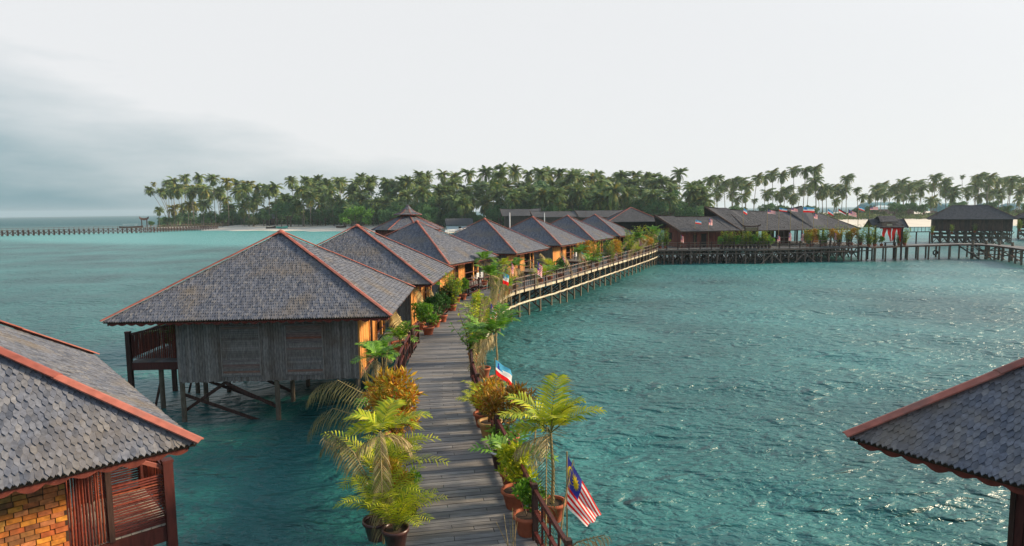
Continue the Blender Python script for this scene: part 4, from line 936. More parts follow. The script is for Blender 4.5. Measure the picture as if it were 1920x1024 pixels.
GT = 'yellow green shrubs at the right of the hall terrace'
for k in range(9):
    x = 43.6 + k * 1.12; potted(('tallbush', 'croton', 'tallbush')[k % 3], 'yellow green tub shrub at the right half of the hall terrace', 'shrub', x, fey(x) + 1.6 + (k % 2) * .8, s=(1.25, 1.9, 1.45)[k % 3], v=k % 3, rz=k, group=GT, name='terrace_shrub')
for k in range(3):
    x, y = [(20.9, 93.4), (21.8, 93.9), (22.6, 94.1)][k]; potted('tallbush', 'tall green shrub at the corner where boardwalk meets the terrace', 'shrub', x, y, s=1.35, v=k, rz=k, group='corner shrubs', name='corner_shrub')

# ------------------------------------------------------------------ right hand pier
pp = [at(px, py, FZ) for px, py in ((1628, 463), (1680, 461), (1740, 459.4), (1800, 457.8), (1860, 458.6), (1920, 464), (1990, 474))]
PPL = cr([(q.x, q.y + 1.1) for q in pp], .2)
PW = walkway(PPL, 1.25, 'straight grey pier on dark round piles running off to the right', pile_every=9, prad=.125, xb=False)
def pier_pt(px):
    q = min(PPL, key=lambda v: abs(960 + 1200 * v.x / (v.y * .995 + .6) - px)); return q
for px in (1813, 1837, 1861, 1885, 1912):
    q = pier_pt(px); mb = MB(); mb.tube([(q.x, q.y - 1.35, -1.5), (q.x, q.y - 1.35, FZ + .55)], .16, 'pile', 8); mb.beam((q.x, q.y - 1.5, .9), (q.x + .5, q.y - 2.4, -.6), .12, .14, 'pile_rail'); mb.build('mooring_post', PW)
mb = MB(); pa = [pier_pt(px) for px in (1820, 1861, 1912)]
for a, b in zip(pa, pa[1:]):
    for zz in (.7, 1.25): mb.beam((a.x, a.y - 1.4, zz), (b.x, b.y - 1.4, zz), .09, .12, 'pile_rail')
    mb.beam((a.x, a.y - .8, .1), (b.x, b.y - .8, 1.7), .09, .12, 'pile_rail'); mb.beam((a.x, a.y - .7, 1.7), (b.x, b.y - .7, .1), .09, .12, 'pile_rail')
mb.build('brace', PW)
q = pier_pt(1800); st = MB()
for k in range(6): st.box((q.x + .3 + k * .32, q.y - 1.5 - k * .34, FZ - .15 - k * .33), (2.5, .34, .06), 'plank_light' if k % 2 else 'pile_rail', R(-8))
for s_ in (-1.2, 1.2): st.beam((q.x + s_, q.y - 1.25, FZ - .1), (q.x + s_ + 2.1, q.y - 3.4, -.2), .07, .2, 'pile')
st.build('stairs', PW)
q = pier_pt(1743); ty = MB(); ty.tube([(.32 * math.cos(a), 0, .32 * math.sin(a)) for a in [i * math.pi / 10 for i in range(21)]], .1, 'dark', 8); tag(ty.build('tyre'), 'black tyre hanging as a fender from a pier pile', 'tyre').location = (q.x, q.y - 1.45, .95)
# gateway shelter with red drapes
g0 = pier_pt(1661); G = thing('gateway_shelter', 'small dark roofed pier gateway hung with bright red cloth', 'shelter', (g0.x, g0.y, FZ), R(-6))
for sx in (-1.95, 1.75):
    for sy in (-1.1, 1.1): q = MB(); q.box((sx, sy, .5), (.2, .2, 5.2), 'wood_dark'); q.build('post', G)
rf = MB(); slope(rf, (-2.45, -1.5, 2.75), (2.35, -1.5, 2.75), (-2.45, .1, 3.95), (2.35, .1, 3.95), .24, .26, 'shingle_far'); slope(rf, (2.35, 1.7, 2.75), (-2.45, 1.7, 2.75), (2.35, .1, 3.95), (-2.45, .1, 3.95), .24, .26, 'shingle_far')
rf.beam((2.4, -1.5, 2.7), (2.4, .1, 3.95), .07, .3, 'wall_brown'); rf.beam((2.4, 1.7, 2.7), (2.4, .1, 3.95), .07, .3, 'wall_brown'); r0 = rf.build('roof', G)
rf = MB(); slope(rf, (-1.6, -1.75, 3.55), (.9, -1.75, 3.55), (-1.3, -.2, 4.4), (1.1, -.2, 4.4), .24, .26, 'shingle_far'); slope(rf, (.9, 1.2, 3.6), (-1.6, 1.2, 3.6), (1.1, -.2, 4.4), (-1.3, -.2, 4.4), .24, .26, 'shingle_far'); rf.build('upper_roof', G)
for dx in (-.35, 1.0):
    d = MB(); n = 12
    for sd in (-1, 1):
        vs = []
        for i in range(n + 1):
            z = 2.65 - 2.0 * i / n; wdt = .55 * (1 - (i / n) ** 1.1) + .1
            for k in range(4): xx = dx + sd * (.62 - wdt * (k / 3)); vs.append((xx + .03 * math.sin(i + k * 2), -1.15 + .05 * math.sin(k * 2.4 + i * .2), z))
        d.add(vs, [(i * 4 + k, i * 4 + k + 1, i * 4 + k + 5, i * 4 + k + 4) for i in range(n) for k in range(3)], 'cloth_red')
    d.build('red_cloth', G)
q = MB(); q.box((.3, -1.15, 2.65), (3.3, .1, .2), 'cloth_red'); q.box((-.2, -1.5, 3.1), (.7, .08, .22), 'cream'); q.build('name_board', G)
bn = thing('bench', 'dark bench on the pier below the red cloth', 'bench', (g0.x + .2, g0.y - .9, FZ)); q = MB(); q.box((0, 0, .5), (1.7, .4, .07), 'wood_dark'); q.build('seat', bn)
for s_ in (-.7, .7): q = MB(); q.box((s_, 0, .23), (.08, .35, .46), 'wood_dark'); q.build('leg', bn)
for k, (px, s_, kd) in enumerate([(1622, 1.5, 'tallbush'), (1634, 1.2, 'tallbush'), (1646, 1.1, 'bush'), (1678, 1.1, 'tallbush'), (1690, 1.2, 'tallbush')]):
    q = pier_pt(px); potted(kd, 'dark leafy plant growing around the red draped gateway', 'shrub', q.x, q.y - .9 if px < 1660 else q.y - 1.0, s=s_, v=k % 3, rz=k, group='plants at the pier gateway', name='gateway_shrub')

# ------------------------------------------------------------------ other roofs on the water
def hip_house(label, x0, x1, y0, y1, zf, ez, rz_, r0, r1, wall='wall_brown', cat='building', capm='wall_brown', m='shingle_far', sh=.3, piles=True, name='stilt_house', over=1.0, rz0=0):
    cx, cy = (x0 + x1) / 2, (y0 + y1) / 2; h = thing(name, label, cat, (cx, cy, 0), rz0); X0, X1, Y0, Y1 = x0 - cx, x1 - cx, y0 - cy, y1 - cy; r0 -= cx; r1 -= cx
    rf = MB(); A, B_, C_, D = (X0, Y0, ez), (X1, Y0, ez), (X1, Y1, ez), (X0, Y1, ez); P_, Q = (r0, 0, rz_), (r1, 0, rz_)
    for q in ((A, B_, P_, Q), (B_, C_, Q, Q), (C_, D, Q, P_), (D, A, P_, P_)): slope(rf, *q, sh, sh * 1.1, m)
    r_ = rf.build('roof', h)
    for c_, t in ((A, P_), (B_, Q), (C_, Q), (D, P_)): cap(r_, Vector(c_) + Vector((0, 0, .03)), Vector(t) + Vector((0, 0, .04)), .24, capm)
    if r1 - r0 > .5: cap(r_, P_, Q, .24, capm, name='ridge_cap')
    pts = [(X0 + over, Y0 + over), (X1 - over, Y0 + over), (X1 - over, Y1 - over), (X0 + over, Y1 - over)]
    for i in range(4): slat_wall('wall', h, pts[i], pts[(i + 1) % 4], zf, ez + .3, wall, .3)
    f = MB(); f.box((0, 0, zf - .1), (X1 - X0 - over * 2 + .3, Y1 - Y0 - over * 2 + .3, .16), 'wood_dark'); f.build('floor', h)
    if piles:
        n = int((X1 - X0) / 1.4)
        for i in range(n):
            xx = X0 + over + .1 + (X1 - X0 - 2 * over - .2) * i / max(1, n - 1)
            for yy in (Y0 + over + .1, -1.5, 1, 3): q = MB(); q.tube([(xx, yy, -1.5), (xx, yy, zf - .1)], .11, 'pile', 6); q.build('pile', h)
        q = MB()
        for yy in (Y0 + over + 1.2, 0, 2.5):  # rows of beams and diagonals added to darken the underside
            q.beam((X0 + over, yy, 1.1), (X1 - over, yy, 1.1), .12, .3, 'pile'); q.beam((X0 + over, yy, 1.9), (X1 - over, yy, 1.9), .12, .3, 'pile')
            for i in range(n): xx = X0 + over + (X1 - X0 - 2 * over) * i / n; q.beam((xx + 1.6, yy, 0), (xx, yy, zf - .3), .1, .16, 'pile')
        for i in range(0, n - 1):
            xx = X0 + over + (X1 - X0 - 2 * over) * i / (n - 1); q.beam((xx, Y0 + over, 0), (xx + 1.8, Y0 + over, zf - .3), .1, .12, 'pile')
        q.build('brace', h)
    return h
hip_house('wide pyramid roofed pavilion behind the end of the bungalow row', 18.0, 28.4, 120, 130, FZ, 5.55, 8.2, 23.2, 23.3, wall='dark', capm='cap', cat='pavilion', name='pavilion')
hip_house('long hipped stilt house with brown walls on the right, nearer of two', 89.2, 104.4, 130.4, 140.4, 2.7, 5.0, 7.85, 93.6, 99.6, cat='stilt house', over=.9, rz0=R(-31))
hip_house('stilt house at the right edge, its roof end cut by the frame', 115, 132, 139, 149, 2.7, 4.9, 7.7, 120, 127, cat='stilt house', over=.9, rz0=R(-36))
for k, (px, py) in enumerate([(1748, 432), (1785, 430), (1828, 428), (1866, 430), (1912, 424)]):
    p = atY(px, py, 130.2); potted('tallbush', 'shrub in front of the brown stilt houses on the right', 'shrub', p.x, p.y, z=p.z - .9 if k < 4 else 2.5, s=.8 if k < 4 else 1.1, v=k % 3, group='shrubs at the right hand stilt houses', name='stilt_house_shrub')
jp = atY(1690, 434, 134); jq = atY(1745, 434, 134); J = thing('footbridge', 'thin railed footbridge reaching the brown stilt house from the left', 'footbridge', (jp.x, jp.y, 0))
q = MB(); ln = jq.x - jp.x; q.box((ln / 2, 0, 2.45), (ln, 1.2, .14), 'wood_dark'); q.build('deck', J)
q = MB(); q.box((ln / 2, -.6, 3.45), (ln, .08, .08), 'wood_dark')
for i in range(9): q.beam((i * ln / 8, -.6, 2.5), (i * ln / 8, -.6, 3.45), .06, .06, 'wood_dark')
q.build('railing', J)
for i in range(3): q = MB(); q.tube([(i * ln / 2.2 + .4, 0, -1.2), (i * ln / 2.2 + .4, 0, 2.4)], .14, 'wood_dark', 7); q.build('pile', J)
# octagonal pavilion
O = thing('octagonal_pavilion', 'eight sided red pavilion with small flared cap roof behind the second bungalow', 'pavilion', (-12.55, 78, 0))
def ring(r_, z, n=8): return [(r_ * math.cos(math.pi / 8 + 2 * math.pi * i / n), r_ * math.sin(math.pi / 8 + 2 * math.pi * i / n), z) for i in range(n)]
lo, up_ = ring(4.45, 5.85), ring(1.0, 7.4); rf = MB()
for i in range(8): slope(rf, lo[i], lo[(i + 1) % 8], up_[i], up_[(i + 1) % 8], .16, .18)
r_ = rf.build('roof', O)
for i in range(8): cap(r_, lo[i], up_[i], .16, 'cap')
uc = MB(); prof = [(1.75, 7.62), (1.05, 7.86), (.55, 8.2), (.16, 8.68), (0, 8.85)]
for (a, za), (b, zb) in zip(prof[:-1], prof[1:]):
    A, B_ = ring(a, za), ring(b, zb)
    for i in range(8): slope(uc, A[i], A[(i + 1) % 8], B_[i], B_[(i + 1) % 8], .14, .13, under='cap')
u_ = uc.build('cap_roof', O)
for i in range(8):
    for (a, za), (b, zb) in zip(prof[:2], prof[1:3]): cap(u_, ring(a, za)[i], ring(b, zb)[i], .09, 'cap', .04)
nk = MB(); A = ring(.95, 7.4); B_ = ring(.95, 7.75); nk.add(A + B_, [(i, (i + 1) % 8, 8 + (i + 1) % 8, 8 + i) for i in range(8)], 'wall_red'); nk.build('neck', O)
wl = ring(4.0, 0)
for i in range(8): slat_wall('wall', O, wl[i][:2], wl[(i + 1) % 8][:2], 1.9, 6.0, 'wall_red', .2)
for i in range(8): q = MB(); q.tube([(wl[i][0], wl[i][1], -1.5), (wl[i][0], wl[i][1], 2)], .14, 'pile', 7); q.build('pile', O)
# shore longhouses far behind
for k, (px0, px1, ez, rzv, Y, lb) in enumerate([(942, 1012, 6.0, 8.5, 218, 'pale grey roofed longhouse on the shore, left one behind the fifth bungalow roof'), (1000, 1098, 5.6, 7.6, 206, 'dark roofed longhouse on the shore, middle one with a gable notch'), (1086, 1180, 5.4, 7.7, 206, 'dark roofed longhouse on the shore, right one before the pyramid roof')]):
    a = atY(px0, 400, Y); b = atY(px1, 400, Y); h = gable_hall(lb, (a.x, Y, 0), R(2), b.x - a.x, 10, ez, [(-.8, rzv), ((b.x - a.x) / 2, rzv - .35), (b.x - a.x + .8, rzv)], cat='longhouse')
    gable_wall(h, .8, 10, 0, ez, rzv - .2, 'wall_brown', 1); gable_wall(h, b.x - a.x - .8, 10, 0, ez, rzv - .2, 'wall_brown', 1); slat_wall('wall', h, (.8, 1), (b.x - a.x - .8, 1), 1.4, ez, 'wall_brown', .4)
for px, y0, y1, lb in ((956, 427, 399, 'slim white mast standing behind the fourth bungalow roof'), (1021, 418, 399, 'slim grey mast standing behind the fifth bungalow roof')):
    p = atY(px, y0, 82 if px < 1000 else 110); t = atY(px, y1, p.y); q = MB(); q.tube([(0, 0, -1.5), (0, 0, t.z)], .09 if px < 1000 else .07, 'white', 6); tag(q.build('mast'), lb, 'mast').location = (p.x, p.y, 0)

# ------------------------------------------------------------------ far pier on the left, its gate, boats
FP = thing('far_pier', 'long thin trestle pier crossing the turquoise shallows on the left', 'pier', (0, 0, 0))
fpl = [(-262, 226), (-232, 243), (-206, 257), (-165, 279), (-156, 300), (-146, 330)]
fp = cr(fpl, 1.7); dk = MB(); rl = MB()
for i, (a, b) in enumerate(zip(fp, fp[1:])):
    dk.beam((a.x, a.y, 2.25), (b.x, b.y, 2.25), 1.8, .16, 'pile'); e = (b - a).normalized(); r_ = Vector((e.y, -e.x))
    for s_ in (-.85, .85): rl.beam((a.x + r_.x * s_, a.y + r_.y * s_, 3.15), (b.x + r_.x * s_, b.y + r_.y * s_, 2.95), .05, .05, 'pile_rail'); rl.beam((a.x + r_.x * s_, a.y + r_.y * s_, 2.3), (a.x + r_.x * s_, a.y + r_.y * s_, 3.0), .06, .06, 'pile_rail')
    if land_z(a.x, a.y) > .6: continue
    q = MB(); A = a + r_ * .8; B_ = a - r_ * .8
    for P_ in (A, B_): q.tube([(P_.x, P_.y, -1.5), (P_.x, P_.y, 2.2)], .17, 'wood_dark', 5)
    A2 = b + r_ * .8; q.beam((A.x, A.y, .2), (A2.x, A2.y, 2.0), .2, .2, 'wood_dark'); q.beam((A.x, A.y, 2.0), (A2.x, A2.y, .2), .2, .2, 'wood_dark'); q.build('trestle', FP)
dk.build('deck', FP); rl.build('railing', FP)
gp = min(fp, key=lambda v: abs(960 + 1200 * v.x / v.y - 275)); g_ = thing('pier_gate', 'dark gate with upswept roof standing on the far pier beside the leaning palms', 'gate', (gp.x, gp.y, 2.3), R(25)); g_.scale = (.62, .62, .92)
for s_ in (-1.6, 1.6):
    for y in (-.6, .6): q = MB(); q.box((s_, y, 1.9), (.5, .35, 3.8), 'wood_dark'); q.build('post', g_)
q = MB()
for y in (-1, 1):
    pr_ = [(-2.9, 5.1), (-1.9, 4.4), (0, 4.15), (1.9, 4.4), (2.9, 5.1)]
    for (a, za), (b, zb) in zip(pr_, pr_[1:]): q.add([(a, y * 1.1, za - .6), (b, y * 1.1, zb - .6), (b, 0, zb + .3), (a, 0, za + .3), (a, y * 1.1, za - .75), (b, y * 1.1, zb - .75), (b, 0, zb + .1), (a, 0, za + .1)], [(0, 1, 2, 3), (7, 6, 5, 4), (0, 4, 5, 1), (1, 5, 6, 2), (2, 6, 7, 3), (3, 7, 4, 0)], 'wood_dark')
q.build('roof', g_)
def boat(label, x, y, z, L_, rz, hull, roof=None):
    o = thing('boat', label, 'boat', (x, y, z), rz); n = 10; vs = []
    for i in range(n + 1):
        t = i / n; xx = (t - .5) * L_; wd = L_ * .14 * math.sin(math.pi * min(1, .12 + t * .83)) ** .6 * (1 if t < .8 else 1 - (t - .8) * 3); sh = .75 + .5 * abs(t - .4) ** 2 * 3
        vs += [(xx, 0, .0 + .3 * max(0, t - .7)), (xx, wd * .75, .25), (xx, wd, sh), (xx, wd * .9, sh), (xx, wd * .65, .3), (xx, -wd * .65, .3), (xx, -wd * .9, sh), (xx, -wd, sh), (xx, -wd * .75, .25)]
    fs = [(i * 9 + k, i * 9 + (k + 1) % 9, (i + 1) * 9 + (k + 1) % 9, (i + 1) * 9 + k) for i in range(n) for k in range(9)] + [tuple(range(9)), tuple(n * 9 + k for k in range(9))[::-1]]
    h = MB(); h.add(vs, fs, hull); h.build('hull', o); 
    for xx in (-.2, .1): b = MB(); b.box((xx * L_, 0, .6), (.3, L_ * .22, .05), 'plank_light'); b.build('thwart', o)
    if roof:
        for a in (-.28, .2):
            for b_ in (-.1, .1): q = MB(); q.tube([(a * L_, b_ * L_, .5), (a * L_, b_ * L_, 2.2)], .06, 'white', 5); q.build('roof_post', o)
        q = MB(); q.box((-.04 * L_, 0, 2.26), (L_ * .62, L_ * .26, .1), roof); q.build('canopy', o)
p = at(246, 425.3, .5); boat('pale canopied boat moored behind the far pier', p.x, p.y, -.1, 13, R(15), 'wood_red', 'white')
p = at(529, 431, 0); boat('green boat pulled up on the sand beach', p.x, p.y, land_z(p.x, p.y) + .05, 7, R(-25), 'green_boat', None)
for px in (508, 640):
    p = at(px, 429, .5); boat('small dark canoe lying on the beach' + (' left of the green boat' if px < 520 else ' near the bright green tree'), p.x, p.y, land_z(p.x, p.y) + .05, 4.5, R(10), 'wood_dark')

def person(label, x, y, z, rz):
    me = bpy.data.meshes.new('person'); J = [((0, 0, .95), .13, -1), ((0, 0, 1.2), .13, 0), ((0, 0, 1.42), .14, 1), ((0, 0, 1.52), .055, 2), ((0, .01, 1.62), .09, 3), ((0, .015, 1.72), .08, 4), ((.19, 0, 1.4), .055, 2), ((.25, .03, 1.12), .042, 6), ((.26, .12, .88), .032, 7), ((-.19, 0, 1.4), .055, 2), ((-.25, -.02, 1.12), .042, 9), ((-.27, .05, .88), .032, 10), ((.1, 0, .88), .09, 0), ((.12, .08, .48), .065, 12), ((.12, .02, .06), .045, 13), ((.12, .16, .03), .035, 14), ((-.1, 0, .88), .09, 0), ((-.12, -.06, .48), .065, 16), ((-.12, -.16, .06), .045, 17), ((-.12, -.03, .03), .035, 18)]
    me.from_pydata([j[0] for j in J], [(i, j[2]) for i, j in enumerate(J) if j[2] >= 0], []); me.materials.append(MATS['cloth_dark']); o = link('person', me); o.location = (x, y, z); o.rotation_euler = (0, 0, rz)
    sk = o.modifiers.new('skin', 'SKIN'); ss = o.modifiers.new('sub', 'SUBSURF'); ss.levels = ss.render_levels = 1
    for i, j in enumerate(J): me.skin_vertices[0].data[i].radius = (j[1], j[1])
    me.skin_vertices[0].data[0].use_root = True
    tag(o, label, 'person')
def sand_at(px, py):
    p = at(px, py, 1.0); z = land_z(p.x, p.y); p = at(px, py, z); return p.x, p.y, land_z(p.x, p.y)
person('person in dark clothes standing on the beach right of the green boat', *sand_at(552, 428), .5)
person('person in dark clothes walking on the beach below the bright green tree', *sand_at(628, 427), 2.5)

# ------------------------------------------------------------------ palms and trees of the island
LMK = [(300, 'end of the far pier'), (345, 'beach end of the far pier'), (400, 'beach left of the nearest roof peak'), (455, 'olive shrub on the beach'), (505, 'grey tin hut'), (550, 'green boat'), (605, 'second bungalow roof slope'), (655, 'bright green tree'), (705, 'left side of the pavilion cap'), (765, 'pavilion cap'), (815, 'rounded dark green tree'), (862, 'white walled beach hut'), (910, 'fourth bungalow roof peak'), (955, 'white mast'), (998, 'fifth bungalow roof peak'), (1030, 'grey mast'), (1066, 'sixth bungalow roof peak'), (1117, 'last bungalow roof peak'), (1187, 'pyramid roof peak'), (1235, 'left end of the small hall'), (1285, 'small hall roof'), (1325, 'left prow of the big hall'), (1370, 'left slope of the big hall roof'), (1415, 'curved sign frame'), (1460, 'sagging middle of the big hall roof'), (1515, 'right peak of the big hall roof'), (1570, 'hipped wing of the hall'), (1640, 'pier gateway'), (1700, 'pale sand right of the gateway'), (1745, 'left corner of the stilt house roof'), (1795, 'left end of the stilt house ridge'), (1850, 'right end of the stilt house ridge'), (1905, 'roof at the right edge')]
def lmk(px): return min(LMK, key=lambda q: abs(q[0] - px))[1]
def crown_mesh(seed, wind=0.0, m='palm_leaf', fr=4.2, n=44):
    rs = random.Random(seed); f = MB()
    for i in range(n):
        az = i * 2.4 + rs.uniform(-.3, .3); el = R(rs.uniform(-62, 78)) if i > 3 else R(rs.uniform(60, 85))
        if wind: az = az * 1.0; dx = math.cos(az); el -= R(18) * (dx < -.2); 
        frond(f, (0, 0, 0), az, el, fr * rs.uniform(.8, 1.08), R(rs.uniform(60, 105)), 17, fr * .30, fr * .085, m if rs.random() < .85 else 'palm_yellow', 'palm_trunk', .9, rr=.035, hang=.35, start=.1, seg2=False, twist=wind * (-.12 if math.sin(az) > 0 else .12), rs=rs)
    if wind: f.v = [(x + wind * .035 * (x * x) ** .5 * 2 + wind * .25 * max(0, z), y, z) for x, y, z in f.v]
    leafball(f, (0, 0, -.2), .7, .6, 70, .7, .35, 'palm_yellow', seed)
    return f.mesh('crown')
CR = [crown_mesh(s_, 0, 'palm_leaf') for s_ in range(5)]; CRY = [crown_mesh(s_ + 20, 0, 'palm_yellow') for s_ in range(2)]; CRW = [crown_mesh(s_ + 40, 1.0, 'palm_leaf') for s_ in range(4)]
def ground_pt(px, depth):
    Y = 300.0
    for _ in range(12): Y = shore_y((px - 960) / CF * Y) + depth
    return (px - 960) / CF * Y, Y
def palm(px, py, depth, label, group=None, cr_=None, s_=1.0, lean=None, r_=.17):
    X, Y = ground_pt(px, depth); t = atY(px, py, Y); z0 = land_z(X, Y) - .2
    lx, ly = lean if lean else (rnd.uniform(-1.8, 1.8), rnd.uniform(-1.5, 1.5)); bx, by = t.x - lx, Y - ly; z0 = land_z(bx, by) - .3
    o = thing('coconut_palm', label, 'palm tree', (bx, by, z0), 0, group); hh = t.z - z0; mb = MB()
    pts = [(lx * (k / 6) ** 1.5, ly * (k / 6) ** 1.5, hh * k / 6) for k in range(7)]; mb.tube(pts, [r_ * 1.5, r_ * 1.1, r_, r_ * .95, r_ * .9, r_ * .85, r_ * .8], 'palm_trunk', 6); mb.build('trunk', o, True)
    me = cr_ if cr_ else rnd.choice(CR); c = link('crown', me, o); c.location = (lx, ly, hh); c.rotation_euler = (0, 0, rnd.uniform(0, 6.28) if me not in CRW else rnd.uniform(-.4, .4)); q = s_ * rnd.uniform(.9, 1.1); c.scale = (q, q, q * rnd.uniform(.9, 1.1))
    return o
palm(281, 357, 14, 'dark crowned palm leaning farthest left over the pier gate', lean=(-9, -3)); palm(288, 345, 16, 'slim leaning palm with small yellow crown at the left tip', cr_=CRY[0], s_=.55, lean=(-8, -2))
palm(298, 395, 8, 'low palm at the foot of the two leaning palms', s_=.85)
palm(302, 360, 18, 'palm just right of the two leaning palms, crown half way up', s_=1.0, lean=(-5, 0))
palm(1274, 326, 70, 'lone tall palm rising high above the pyramid roofed pavilion', cr_=CR[1], s_=1.0)
palm(1488, 319, 95, 'tall palm with bare trunk, left of the highest three at right centre', cr_=CRW[0], s_=1.05); palm(1511, 320, 95, 'tall palm, middle of the highest three at right centre', cr_=CRW[1], s_=1.05); palm(1529, 318, 95, 'tall palm, rightmost of the highest three at right centre', cr_=CRW[2], s_=1.1)
palm(1587, 335, 95, 'tall palm standing apart over the right end of the hall', cr_=CRW[3], s_=1.0); palm(1606, 356, 95, 'short isolated palm at the edge of the gap in the palm line', cr_=CRW[1], s_=.75)
palm(1804, 331, 95, 'thin palm with a tiny crown above the long stilt house', cr_=CRW[0], s_=.4, r_=.1)
SKY_L = [(314, 345), (325, 339), (347, 334), (373, 332), (399, 335), (426, 341), (444, 345), (466, 346), (482, 352), (497, 352), (515, 351), (338, 352), (321, 362), (357, 359), (385, 355), (412, 358)]
SKY_M = [(546, 340), (574, 338), (595, 337), (603, 348), (635, 339), (677, 333), (696, 340), (726, 343), (765, 342)]
SKY_C = [(787, 330), (801, 331), (831, 327), (854, 332), (879, 327), (910, 325), (940, 316), (936, 333), (965, 322), (992, 326), (1014, 327), (1029, 324), (1049, 327), (1072, 328), (1084, 327), (1110, 333), (1120, 330), (1131, 341), (1160, 335), (1167, 334), (1178, 348), (1191, 329), (1212, 335), (1223, 335), (1240, 343), (1257, 342), (1297, 349), (1311, 348)]
SKY_R = [(1330, 337), (1345, 335), (1357, 344), (1372, 344), (1378, 338), (1390, 341), (1400, 350), (1420, 333), (1435, 333), (1448, 325), (1466, 329), (1528, 338), (1517, 350), (1503, 354), (1475, 356), (1463, 363), (1540, 354), (1549, 354), (1560, 355), (1571, 352), (1581, 357), (1439, 361), (1345, 356), (1372, 362)]
SKY_F = [(1642, 352), (1656, 347), (1646, 360), (1672, 353), (1682, 352), (1691, 341), (1693, 362), (1702, 350), (1715, 347), (1725, 342), (1728, 353), (1753, 332), (1748, 346), (1771, 341), (1770, 353), (1787, 355), (1812, 355), (1829, 334), (1838, 331), (1828, 348), (1856, 333), (1850, 345), (1868, 340), (1883, 337), (1898, 337), (1873, 358), (1895, 350), (1913, 340), (1837, 367), (1786, 366), (1857, 362), (1914, 358), (1930, 345)]
for lst, dep, lb, crs, s_ in ((SKY_L, (12, 45), 'tall', CR + CRY, 1.12), (SKY_M, (25, 60), 'tall', CR, 1.12), (SKY_C, (40, 90), 'tall', CR, 1.2), (SKY_R, (85, 125), 'windswept', CRW, 1.08), (SKY_F, (90, 140), 'windswept', CRW, 1.05)):
    for px, py in lst: palm(px, py + 1, rnd.uniform(*dep), '%s skyline palm above the %s' % (lb, lmk(px)), 'skyline palms above the ' + lmk(px), rnd.choice(crs), s_)
for i in range(120):
    px = 306 + (1325 - 306) * (i + rnd.random()) / 120; top = 362 if px > 520 else 358
    palm(px, rnd.uniform(top - 6, 396), rnd.uniform(10, 45), 'lower palm in the jungle above the ' + lmk(px), 'lower palms above the ' + lmk(px), rnd.choice(CR + CR + CRY) if px < 520 else rnd.choice(CR), rnd.uniform(1.05, 1.35), r_=.15)
for i in range(36):
    px = 545 + (1262 - 545) * (i + rnd.random()) / 36
    palm(px, rnd.uniform(341, 362), rnd.uniform(30, 75), 'middle height palm in the jungle above the ' + lmk(px), 'middle palms above the ' + lmk(px), rnd.choice(CR), rnd.uniform(1.1, 1.4), r_=.15)
for i in range(22):
    px = 1330 + (1910 - 1330) * (i + rnd.random()) / 22; palm(px, rnd.uniform(366, 380), rnd.uniform(70, 110), 'short palm in the scrub behind the ' + lmk(px), 'short palms behind the ' + lmk(px), rnd.choice(CRW), rnd.uniform(.6, .85), r_=.13)
def tree_mesh(seed, R0, H0, m, n=1500, ll=.75, layered=False):
    rs = random.Random(seed); f = MB()
    k = 14
    for i in range(k):
        a = rs.uniform(0, 6.28); q = R0 * rs.uniform(.1, .75); zz = H0 * rs.uniform(.45, .95); rr = R0 * rs.uniform(.25, .42)
        leafball(f, (q * math.cos(a), q * math.sin(a), zz - (q / R0) ** 2 * H0 * .25), rr, rr * (.4 if layered else .75), n // k, ll, ll * .55, m, seed * 50 + i, .5, 5)
    return f.mesh('crown')
def trunk_mesh(H0, R0, seed):
    rs = random.Random(seed); b = MB(); b.tube([(0, 0, -.5), (.1, 0, H0 * .3), (0, .1, H0 * .7)], [.35, .28, .12], 'bark', 7)
    for i in range(6): a = rs.uniform(0, 6.28); b.tube([(0, 0, H0 * .25), (R0 * .3 * math.cos(a), R0 * .3 * math.sin(a), H0 * .5), (R0 * .6 * math.cos(a), R0 * .6 * math.sin(a), H0 * .65)], [.16, .1, .04], 'bark', 5)
    return b.mesh('trunk')
TR = [(tree_mesh(s_, 4.2 + s_ * .5, 8.5 + s_, 'tree_leaf'), trunk_mesh(8.5 + s_, 4.2, s_)) for s_ in range(4)]
TB = [(tree_mesh(11, 8, 9, 'tree_bright', 3200, .8, True), trunk_mesh(9, 8, 11)), (tree_mesh(12, 9, 11, 'tree_leaf', 3600, .8, True), trunk_mesh(11, 9, 12)), (tree_mesh(13, 3.5, 4, 'scrub', 900, .6), trunk_mesh(4, 3.5, 13))]
def tree(px, depth, pr, s_, label, group=None, sz=None):
    X, Y = ground_pt(px, depth); o = thing('broadleaf_tree', label, 'tree', (X, Y, land_z(X, Y) - .2), rnd.uniform(0, 6.28), group)
    for nme, me in (('crown', pr[0]), ('trunk', pr[1])): c = link(nme, me, o); c.scale = (s_, s_, sz or s_)
tree(668, 1, TB[0], 1.0, 'bright green spreading tree on the beach left of the pavilion cap')
tree(745, 3, TB[1], 1.0, 'big dark green spreading tree behind the pavilion cap'); tree(800, 2, TB[1], .95, 'rounded dark green tree right of the pavilion cap')
tree(286, 8, TR[0], .55, 'small dark round tree at the left tip beside the gate')
tree(1005, 30, TB[0], .5, 'small yellow green tree behind the longhouses'); tree(1265, 60, TB[0], .8, 'leafy green tree right of the pyramid roof'); tree(478, 9, TB[2], 1.2, 'low olive shrub at the edge of the beach')
for i in range(78):
    px = 308 + (1330 - 308) * (i + rnd.random()) / 78; tree(px, rnd.uniform(10, 24), rnd.choice(TR), rnd.uniform(.45, 1.25) * (.8 if px < 520 else 1), 'dark green jungle tree above the ' + lmk(px), 'jungle trees above the ' + lmk(px))
for i in range(34):
    px = 1330 + (1930 - 1330) * (i + rnd.random()) / 34; tree(px, rnd.uniform(60, 90), rnd.choice([TR[0], TB[2], TB[2]]), rnd.uniform(.6, 1.0), 'low tree in the scrub behind the ' + lmk(px), 'scrub trees behind the ' + lmk(px))
